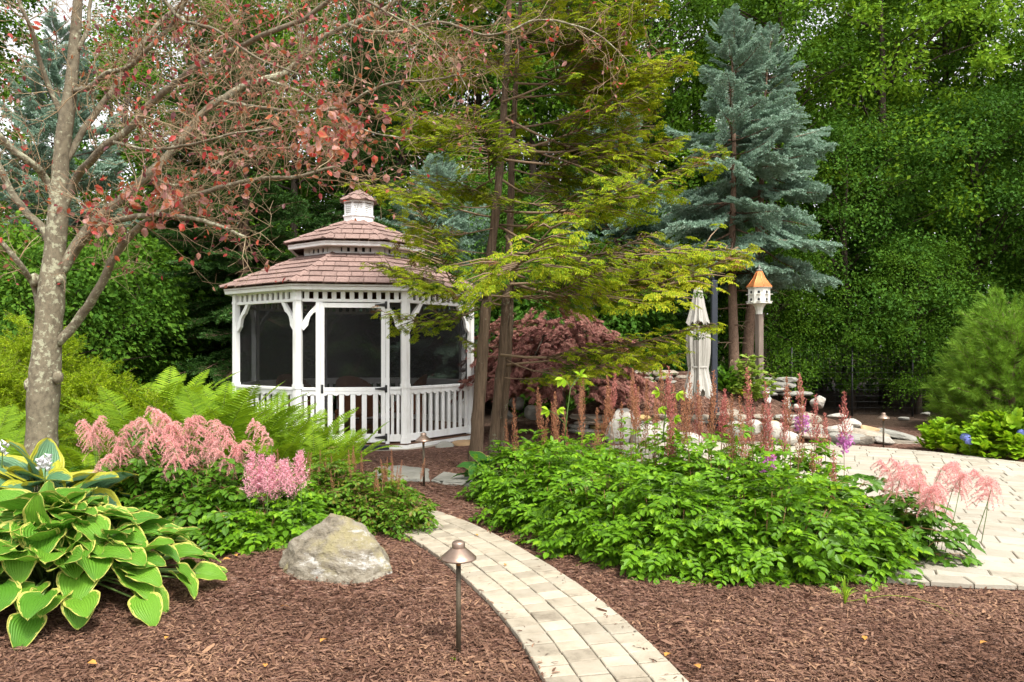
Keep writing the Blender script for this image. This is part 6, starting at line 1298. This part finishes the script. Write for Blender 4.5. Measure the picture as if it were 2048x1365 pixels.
# ---------------------------------------------------------------- hostas
def hosta_leaf(seed, mat, wd=0.40, ripple=1.0):
    rs = RS(seed); nu, nv = 11, 14; u = np.linspace(-1, 1, nu); v = np.linspace(0, 1, nv); U, Vv = np.meshgrid(u, v); w = wd*np.sin(PI*np.clip(Vv, 0, 1)**0.66)**0.66*(1-0.12*Vv); w[-1] = 0; w[0] = wd*0.30
    x = U*w; y = Vv-0.20*np.abs(U)**1.4*(1-Vv)**2.2; ph = rs.uniform(0, 6); drp = rs.uniform(0.22, 0.5); cup = rs.uniform(0.15, 0.42)
    z = cup*np.abs(U)**1.5*w-drp*Vv**2+0.16*Vv+0.012*np.cos(U*PI*4.5)*np.sin(PI*Vv)+ripple*0.028*np.abs(U)**3*np.sin(Vv*15+ph+U*2); x = x+0.05*np.sin(Vv*3+ph)*Vv
    g = Geo(); I = np.arange(nu*nv).reshape(nv, nu); g.quads(np.stack([x, y, z], -1).reshape(-1, 3), np.stack([I[:-1, :-1], I[:-1, 1:], I[1:, 1:], I[1:, :-1]], -1).reshape(-1, 4), 0, True, np.stack([U*.5+.5, Vv], -1).reshape(-1, 2))
    return Var('leaf', g, MT[mat], True)
HO = [hosta_leaf(800+i, 'hosta', 0.49+0.035*(i % 3)) for i in range(6)]; HB = [hosta_leaf(810+i, 'hosta_blue', 0.42, 0.7) for i in range(4)]; HG = [hosta_leaf(820+i, 'hosta_green', 0.30) for i in range(2)]
def hosta(label, x, y, R_, h, n, ll, seed, vs_, group='hostas', z=None):
    rs = RS(seed); t = thing('hosta', label, 'hosta', (x, y, float(hgt(x, y))), 0, group); st = Geo()
    for i in range(n):
        f = ((i+0.5)/n)**0.62; a = i*2.39996+rs.normal(0, 0.12); ro = R_*f*rs.uniform(0.86, 1.12)*(1+0.10*math.sin(3*a+1)); d2 = np.array([math.cos(a), math.sin(a), 0]); zz = h*(1-0.80*f**2.0)+rs.normal(0, 0.025); L = ll*rs.uniform(0.82, 1.18)*(0.85+0.3*(1-f))
        el = np.interp(f, [0, 0.4, 1], [0.45, 0.12, -0.42])+rs.normal(0, 0.30); d = norm(d2*math.cos(el)+np.array([0, 0, math.sin(el)])+rs.normal(0, 0.22, 3)); up = norm(np.array([0, 0, 1.0])+d2*0.35+rs.normal(0, 0.22, 3)); Rm_ = one_frame(d, up)
        p = d2*(ro-L*0.35)+np.array([0, 0, max(0.06, zz)]); link('leaf', vs_[rs.randint(len(vs_))].me, t, mat4(Rm_, p, L)); b = d2*0.12*rs.rand(); st.tube([b, b*0.5+p*0.5+np.array([0, 0, 0.08]), p+Rm_[:, 1]*0.02], [0.008, 0.007, 0.005], 5)
    st.obj('stalks', MT['gstem'], t); return t
hosta('large green hosta with cream edged leaves mounding at the lower left', -2.72, 4.32, 0.82, 0.50, 250, 0.198, 830, HO)
hosta('blue green hosta with broad yellow edged leaves at the foot of the beech', -3.50, 5.30, 0.85, 0.42, 46, 0.36, 831, HB)
hosta('small dark green hosta with yellow edges at the foot of the cypress trunks', -0.30, 8.05, 0.34, 0.22, 16, 0.24, 832, HG)
def hosta_flower(label, px, py, D, n, seed, parent_h=0.3):
    rs = RS(seed); p = P(px, py, D); t = thing('hosta_flower', label, 'flower', tuple(p-np.array([0, 0, parent_h])), 0, 'white hosta flowers'); g = Geo(); g.tube([(0, 0, 0), (0.01, 0, parent_h*0.7), (0.0, 0, parent_h+0.01)], [0.005, 0.004, 0.002], 5); g.obj('stalk', MT['gstem'], t)
    for i in range(n):
        a = i*2.4; z = parent_h-0.085*i/n; d = norm(np.array([math.cos(a), math.sin(a), -0.75+rs.normal(0, .2)])); q = Geo(); L = 0.045
        pr = np.array([(0.003, 0), (0.005, 0.35*L), (0.010, 0.6*L), (0.012, 0.8*L), (0.019, L), (0.012, 0.86*L)]); q.lathe(pr, 8); R = one_frame(d, (0, 0, 1)); Rz = np.stack([R[:, 0], R[:, 2], R[:, 1]], -1); o = q.obj('bell', MT['whiteflower'], t); o.matrix_basis = mat4(Rz, (0.005*d[0], 0.005*d[1], z))
hosta_flower('white bell flower spike above the blue hosta, in front of the beech trunk', 88, 908, 5.0, 14, 1, 0.32); hosta_flower('white bell flower spike at the left picture edge above the blue hosta', 2, 880, 5.2, 9, 2, 0.34)
# ---------------------------------------------------------------- juniper, pine, Japanese maple, hydrangeas, shrubs
def feather(seed, mat='gold_juniper'):
    rs = RS(seed); g = Geo(); P_, D_ = [], []
    for k in range(11):
        a = rs.normal(0, 0.5); b = np.array([0, 0.03*k, 0.0]); d = norm(np.array([(-1)**k*0.7, 0.8, rs.normal(0.1, .2)])); L = 0.16*(1-k/14)
        for u in np.linspace(0, 1, 14): P_.append(b+d*L*u+np.array([0, 0, -0.05*u*u])); D_.append(norm(d*0.8+rs.normal(0, .5, 3)))
    for u in np.linspace(0, 1, 26): P_.append(np.array([0, 0.40*u, 0.02*math.sin(3*u)])); D_.append(norm(np.array([0, 1, 0])+rs.normal(0, .5, 3)))
    P_ = np.array(P_); n = len(P_); g.inst(BLADE, frames(np.array(D_), rdir(rs, n)), P_, np.stack([np.full(n, 0.012), rs.uniform(0.028, 0.05, n), np.ones(n)], 1)); g.tube([(0, 0, 0), (0, 0.4, 0)], [0.003, 0.001], 3, 1); return Var('branch', g, [MT[mat], MT['deadtwig']])
FEA = [feather(840+i) for i in range(4)]
def mound_plant(name, label, cat, x, y, rx, ry, h, n, npart, seed, vs_, group=None, part='branch', sc=(0.8, 1.2), lo=0.75, el=0.25, z=None, low=0.0, up_w=0.5):
    rs = RS(seed); t = thing(name, label, cat, (x, y, float(hgt(x, y)) if z is None else z), 0, group); xf = []
    while len(xf) < n:
        a = rs.uniform(0, 2*PI); cz = rs.uniform(low, 1); q = math.sqrt(max(0, 1-cz**1.7)); f = rs.uniform(lo, 1.04)*(1+0.10*math.sin(3*a+seed)+0.07*math.sin(7*a+cz*5)); o = norm(np.array([q*math.cos(a), q*math.sin(a), 0.15+0.8*cz])); p = np.array([rx*q*math.cos(a), ry*q*math.sin(a), h*cz])*f
        d = norm(np.array([math.cos(a)*(0.4+q), math.sin(a)*(0.4+q), el])+rs.normal(0, 0.32, 3)); s = rs.uniform(*sc); R = one_frame(d, norm(o+np.array([0, 0, up_w])+rs.normal(0, .2, 3))); xf.append((R, p-R[:, 1]*0.15*s, s))
    clothe(t, part, vs_, xf, npart, 'foliage', rs); return t
for i, (lab, x, y, rx, ry, h) in enumerate([('golden juniper mound behind the beech trunk, tallest lump', -7.0, 10.4, 1.25, 1.2, 1.72), ('golden juniper mound right of the beech trunk, lower lump', -5.7, 9.7, 1.05, 1.0, 1.12), ('golden juniper mound at the left edge of the ferns', -6.55, 9.0, 0.9, 0.8, 1.25), ('low golden juniper spreading behind the ferns', -4.85, 9.25, 0.75, 0.7, 0.78)]):
    mound_plant('golden_juniper', lab, 'juniper', x, y, rx, ry, h, 620, 240, 850+i, FEA, 'golden junipers', el=0.45)
    tr = Geo(); tr.tube([(0, 0, -0.1), (0.03, 0, h*0.4), (0, 0.04, h*0.7)], [0.06, 0.045, 0.02], 7); o = tr.obj('trunk', MT['woodbark'], [q for q in bpy.data.objects if q.get('label') == lab][0])
def pine_shoot(seed):
    rs = RS(seed); g = Geo(); g.tube([(0, 0, 0), (0, 0.18, 0.01), (0, 0.34, 0.04)], [0.005, 0.004, 0.002], 4, 1); n = 120; f = rs.uniform(0.1, 1, n)**0.8; a = rs.uniform(0, 6.3, n); d = norm(np.c_[np.cos(a)*0.75, 0.8+0.3*f, np.sin(a)*0.75]); g.inst(BLADE, frames(d, rdir(rs, n)), np.c_[np.zeros(n), 0.34*f, 0.04*f*f], np.stack([np.full(n, 0.0065), rs.uniform(0.09, 0.14, n), np.ones(n)], 1)); return Var('branch', g, [MT['pine'], MT['sprucebark']])
PINE = [pine_shoot(860+i) for i in range(4)]
t = mound_plant('pine_tree', 'young bushy white pine at the right edge of the garden', 'tree', 8.9, 12.9, 1.22, 1.2, 2.35, 900, 280, 870, PINE, None, sc=(0.9, 1.5), lo=0.5, el=0.55); g = Geo(); g.tube([(0, 0, -0.1), (0, 0, 1.2), (0.05, 0, 2.2)], [0.07, 0.045, 0.012], 8)
rs = RS(871)
for i in range(40): a = rs.uniform(0, 6.3); z = rs.uniform(0.3, 1.9); L = 1.1*(1-z/2.6); g.tube([(0, 0, z), (math.cos(a)*L*.5, math.sin(a)*L*.5, z+.12*L), (math.cos(a)*L, math.sin(a)*L, z+0.35*L)], [0.016, 0.01, 0.004], 5)
g.obj('trunk', MT['sprucebark'], t)
def jm_spray(seed):
    rs = RS(seed); g = Geo(); st = np.array([(0, 0, 0), (0, 0.10, 0.015), (0, 0.22, -0.02), (0, 0.32, -0.09)]); g.tube(st, [0.003, 0.0025, 0.002, 0.001], 3, 1); PT, DD, SS = [], [], []
    for k in range(13):
        u = rs.uniform(0.15, 1); b = np.array([0, np.interp(u, [0, .33, .66, 1], st[:, 1]), np.interp(u, [0, .33, .66, 1], st[:, 2])])+rs.normal(0, 0.012, 3); d0 = norm(np.array([rs.normal(0, 0.9), 0.5, -0.45+rs.normal(0, .2)])); sd_ = norm(np.cross(d0, [0, 0, 1.0]))
        for a in np.linspace(-1.15, 1.15, 7): PT.append(b); DD.append(norm(d0*math.cos(a)+sd_*math.sin(a)+np.array([0, 0, -0.15]))); SS.append(0.085*(1-0.28*abs(a)))
    n = len(PT); SS = np.array(SS); g.inst(LEAF2, frames(np.array(DD), np.array([0, 0, 1.0])+rs.normal(0, .3, (n, 3))), np.array(PT), np.stack([SS*0.38, SS, SS*0.5], 1), 0); return Var('branch', g, [MT['jmaple'], MT['deadtwig']])
JM = [jm_spray(880+i) for i in range(4)]
p = P(1118, 700, 12.4); t = mound_plant('japanese_maple', 'weeping maroon Japanese maple forming a low dome right of the gazebo', 'tree', p[0], p[1], 1.58, 1.15, 1.36, 900, 270, 890, JM, None, sc=(0.85, 1.3), lo=0.72, el=-0.25, z=0.72)
g = Geo(); rs = RS(891); g.tube([(0, 0, -0.75), (0.05, 0, -0.1), (-0.05, 0.05, 0.5), (0.1, 0, 0.95)], [0.09, 0.07, 0.06, 0.03], 9, wob=0.06)
for i in range(16): a = i*0.8; L = rs.uniform(0.7, 1.3); g.tube([(0, 0, 0.15+0.05*i), (math.cos(a)*L*.5, math.sin(a)*L*.4, 0.65+0.03*i), (math.cos(a)*L, math.sin(a)*L*.75, 0.5)], [0.03, 0.02, 0.006], 5)
g.obj('trunk', MT['woodbark'], t)
def leafy_shoot(seed, mat, ls, n=9, L=0.22, stem='gstem', wide=1.5):
    rs = RS(seed); g = Geo(); g.tube([(0, 0, 0), (0, L*.5, 0.01), (0, L, -0.005)], [0.003, 0.0025, 0.001], 3, 1); PT, DD, SS = [], [], []
    for k in range(n):
        u = 0.2+0.8*k/(n-1); s = (-1)**k; PT.append((0, L*u, 0.005)); DD.append(norm(np.array([s*(1.1-0.8*u)+rs.normal(0, .15), 0.6+0.4*u, 0.15+rs.normal(0, .18)]))); SS.append(ls*rs.uniform(.75, 1.15))
    SS = np.array(SS); g.inst(LEAF4, frames(np.array(DD), np.array([0, 0, 1.0])+rs.normal(0, .22, (n, 3))), np.array(PT), np.stack([SS*wide, SS, SS], 1), 0); return Var('branch', g, [MT[mat], MT[stem]])
HY = [leafy_shoot(900+i, 'hydrangea', 0.11, 9, 0.2) for i in range(3)]; VB = [leafy_shoot(905+i, 'viburnum', 0.058, 6, 0.09, 'rstem', 2.2) for i in range(3)]
p = P(1888, 906, 10.56); mound_plant('hydrangea_bush', 'small lime green bush at the patio rim, left of the blue flower', 'bush', p[0], p[1]+0.15, 0.30, 0.28, 0.44, 110, 110, 910, HY, 'lime green bushes', lo=0.5, el=0.5, sc=(0.6, 0.95))
p = P(2025, 925, 9.7); mound_plant('hydrangea_bush', 'wide lime green hydrangea bush at the right edge of the patio', 'bush', p[0]+0.18, p[1]+0.45, 0.62, 0.55, 0.58, 260, 230, 911, HY, 'lime green bushes', lo=0.6, el=0.4)
def mophead(label, px, py, D, r, seed):
    rs = RS(seed); p = P(px, py, D); t = thing('hydrangea_flower', label, 'flower', (p[0], p[1], float(hgt(p[0], p[1]))), 0, 'blue hydrangea heads'); hz = p[2]-t.location[2]; g = Geo(); g.tube([(0.1, 0.1, 0), (0.03, 0.04, hz*0.6), (0, 0, hz)], [0.006, 0.005, 0.004], 5); g.obj('stem', MT['gstem'], t)
    n = 120; d = rdir(rs, n); d[:, 2] = np.abs(d[:, 2])*1.2-0.4; d = norm(d); g = Geo()
    for k in range(4):
        a = k*PI/2; R0 = frames(norm(np.cross(d, rdir(rs, n))), d); Rr = np.einsum('nij,jk->nik', R0, rotz(a)); g.inst(LEAF2, Rr, d*r+np.array([0, 0, hz]), np.stack([np.full(n, 0.030), np.full(n, 0.022), np.full(n, 0.02)], 1))
    g.obj('flower_head', MT['blueflower'], t)
mophead('round blue hydrangea head between the two lime green bushes', 1931, 876, 10.1, 0.065, 1); mophead('second blue hydrangea head just below and right of the larger one', 1938, 884, 10.0, 0.048, 2); mophead('blue hydrangea head cut by the right picture edge', 2044, 868, 9.8, 0.06, 3)
p = P(1500, 780, 13.1); mound_plant('viburnum_shrub', 'pale green open shrub at the foot of the birdhouse post', 'shrub', p[0]-0.05, p[1]-0.15, 0.52, 0.48, 0.80, 330, 240, 912, VB, None, lo=0.35, el=0.25, sc=(0.7, 1.2))
p = P(1437, 800, 13.0); mound_plant('viburnum_shrub', 'small dark leafy bush on the mulch right of the umbrella mast', 'shrub', p[0]+0.15, p[1], 0.26, 0.25, 0.34, 60, 60, 913, [leafy_shoot(930, 'astilbe_dark', 0.10, 9, 0.2)], None, lo=0.4, el=0.6)
def dark_grass():
    rs = RS(950); g = Geo(); t = thing('grass_clump', 'dark arching grass clump between the golden juniper and the dark spruce', 'grass clump', (-4.9, 12.3, 0)); 
    for i in range(420):
        a = rs.uniform(0, 6.3); L = rs.uniform(0.9, 1.7); b = rs.normal(0, 0.25, 2); o = np.array([math.cos(a), math.sin(a)]); pts = [(b[0]+o[0]*L*u*u*0.55, b[1]+o[1]*L*u*u*0.55, L*(u-0.42*u**2.4)) for u in np.linspace(0, 1, 5)]; w = 0.007
        sd_ = np.array([-o[1], o[0], 0]); V = []
        for q, ww in zip(pts, (1, 1, .8, .5, .05)): V += [np.array(q)-sd_*w*ww, np.array(q)+sd_*w*ww]
        g.quads(V, [(2*k, 2*k+1, 2*k+3, 2*k+2) for k in range(4)])
    stuff(g.obj('blades', MT['drygrass'], t))
dark_grass()
# ---------------------------------------------------------------- tall weeds, grass tuft, litter
def weed(label, stem, leaves, seed):
    rs = RS(seed); A = np.array([P(*q) for q in stem]); b = A[0].copy(); t = thing('weed_stalk', label, 'weed', tuple(b), 0, 'weeds rising from the astilbe bed'); g = Geo(); g.tube(A-b, np.linspace(0.006, 0.003, len(A)), 6); st = g.obj('stem', MT['gstem'], t)
    for (px, py, D, a0, s, jx, jy) in leaves:
        e = P(px, py, D)-b; j = P(jx, jy, D)-b; g = Geo(); g.tube([j, (j+e)/2+np.array([0, 0, .02]), e], [0.003, 0.0025, 0.002], 4); g.obj('stalk', MT['gstem'], t)
        for da in (-1.0, 0, 1.0):
            d = norm(np.array([math.cos(a0+da), -0.35, math.sin(a0+da)-0.25])); q = Geo(); V = LEAFS[0]*np.array([1.15, 1, 1.2]); q.add(V, LEAFS[1]); o = q.obj('leaf', MT['hydrangea'], t); o.matrix_basis = mat4(one_frame(d, (0, -0.6, 1)), e, s*(1.0 if da == 0 else 0.85))
weed('tall weed with broad three part leaves rising left of the rust plumes', [(1128, 900, 6.6), (1134, 830, 6.55), (1141, 777, 6.5), (1160, 752, 6.5)], [(1160, 752, 6.5, 1.2, 0.085, 1141, 777), (1126, 758, 6.5, -2.4, 0.095, 1141, 777), (1096, 820, 6.55, 3.4, 0.085, 1130, 848), (1118, 818, 6.55, -0.6, 0.07, 1132, 840)], 1)
weed('slender weed with pale leaves rising in front of the umbrella', [(1325, 880, 6.2), (1332, 820, 6.2), (1335, 790, 6.2)], [(1318, 784, 6.2, 3.0, 0.075, 1333, 795), (1357, 786, 6.2, -0.7, 0.085, 1335, 793), (1322, 815, 6.2, -0.9, 0.07, 1331, 830), (1350, 836, 6.2, -0.3, 0.07, 1328, 845)], 2)
def tuft(label, px, py, n, L, seed, long=False):
    rs = RS(seed); D = EYE*FPX/(py-HOR); p = P(px, py, D); t = thing('grass_tuft', label, 'grass tuft', (p[0], p[1], float(hgt(p[0], p[1]))), 0, 'grass tufts in the mulch')
    for i in range(n):
        a = rs.uniform(0, 6.3); l = L*rs.uniform(0.55, 1.15); o = np.array([math.cos(a), math.sin(a)]); bend = rs.uniform(0.1, 0.5)
        if long and i == 0: o = np.array([0.85, -0.5]); l = L*1.9; bend = 0.95
        sd_ = np.array([-o[1], o[0], 0]); V = []
        for u, ww in zip(np.linspace(0, 1, 6), (1, 1, .9, .7, .45, .05)):
            z = l*(u-0.55*u**2)*(1.2-bend) if bend < 0.9 else max(0.012, 0.10*math.sin(PI*u*0.9)); q = np.array([o[0]*l*u*bend*(0.4+0.6*u), o[1]*l*u*bend*(0.4+0.6*u), z]) if bend < 0.9 else np.array([o[0]*l*u, o[1]*l*u, z]); V += [q-sd_*0.0042*ww, q+sd_*0.0042*ww]
        g = Geo(); g.quads(V, [(2*k, 2*k+1, 2*k+3, 2*k+2) for k in range(5)]); g.obj('blade', MT['grass'], t)
tuft('grass tuft with one long blade lying on the mulch at the bed front', 1690, 1218, 16, 0.30, 1, True); tuft('tiny grass sprout in the mulch right of the larger grass tuft', 1732, 1216, 5, 0.12, 2); tuft('faint grass sprout at the foot of the front path light', 910, 1330, 6, 0.05, 3)
rs = RS(960); k = 0
FL = [(955, 1082, 'orange curled leaf lying on the pavers above the front path light'), (445, 1148, 'orange fallen leaf on the mulch between the hosta and the boulder'), (470, 1138, 'yellow fallen leaf at the left foot of the boulder'), (595, 1134, 'cream fallen leaf resting against the boulder'), (530, 1348, 'pair of tan fallen leaf scraps at the bottom edge, left'), (175, 1352, 'yellow fallen leaf at the bottom left edge'), (690, 1170, 'tan fallen leaf just below the boulder'), (560, 1230, 'pale wood coloured leaf in the open mulch left of the path light'), (1960, 1310, 'yellow and orange fallen leaf in the lower right mulch'), (1400, 1350, 'pale leaf on the mulch beside the bottom of the walk'), (1330, 1330, 'small yellow leaf at the walk edge near the bottom'), (1730, 1300, 'orange leaf scrap in the open mulch at lower right'), (790, 1040, 'rust leaf at the walk bend'), (1012, 1140, 'tiny brown leaf in a paver joint'), (640, 1300, 'tan leaf scrap in the mulch left of the front path light'), (330, 1300, 'tan leaf scrap on the mulch below the hosta')]
for px, py, lab in FL:
    D = EYE*FPX/(py-HOR); p = P(px, py, D); onp = path_dist(p[0], p[1]) < 0.31; z = 0.040 if onp else float(hgt(p[0], p[1]))+0.025; g = Geo(); V = LEAF4[0].copy(); V[:, 2] = 0.5*V[:, 0]**2*2+0.12*np.sin(V[:, 1]*4); V[:, 0] *= 1.2; g.add(V, LEAF4[1]); o = g.obj('fallen_leaf', MT['fallen']); o.matrix_basis = mat4(one_frame(norm(np.array([rs.normal(), rs.normal(), 0.1])), (rs.normal(0, .2), rs.normal(0, .2), 1)), p*np.array([1, 1, 0])+np.array([0, 0, z]), rs.uniform(0.035, 0.055)); tag(o, lab, 'leaf', 'fallen leaves')
# bark chips: shredded curls strewn over the beds, thickest near the camera
rs = RS(970)
def chips(n, y0, y1, lmin, lmax):
    y = np.exp(rs.uniform(math.log(y0), math.log(y1), n)); x = rs.uniform(-0.80, 0.80, n)*y
    m = (path_dist(x, y) > np.where(rs.rand(n) < 0.045, 0.21, 0.305)+rs.uniform(0, 0.04, n)) & (np.hypot(x-PAT[0], y-PAT[1]) > PAT[2]+0.01); lc = np.stack([(x-GC[0]), (y-GC[1])], 1); m &= np.hypot(lc[:, 0], lc[:, 1]) > 2.2
    return x[m], y[m], rs.uniform(lmin, lmax, m.sum())
CH = tarr([(-0.5, 0, 0), (0.5, 0, 0.15), (-0.55, 0.5, 0.35), (0.45, 0.5, 0.55), (-0.2, 1, 0.1), (0.25, 1, 0.0)], [(0, 1, 3), (0, 3, 2), (2, 3, 5), (2, 5, 4)])
g = Geo()
for n, y0, y1, a, b in ((100000, 2.6, 5.2, 0.011, 0.040), (40000, 5.2, 10.5, 0.022, 0.055), (3500, 3, 8, 0.04, 0.075)):
    x, y, L = chips(n, y0, y1, a, b); k = len(x); an = rs.uniform(0, 6.3, k); d = norm(np.c_[np.cos(an), np.sin(an), rs.normal(0, 0.22, k)]); z = np.where(path_dist(x, y) < 0.318, 0.034, hgt(x, y)+rs.uniform(-0.002, 0.016, k))
    g.inst(CH, frames(d, np.array([0, 0, 1.0])+rs.normal(0, 0.3, (k, 3))), np.c_[x, y, z], np.stack([L*rs.uniform(0.13, 0.30, k), L, np.full(k, 0.006)], 1))
o = stuff(g.obj('mulch_chips', MT['chip'])); o['label'] = 'shredded brown bark chips strewn over the planting beds'; o['category'] = 'mulch'
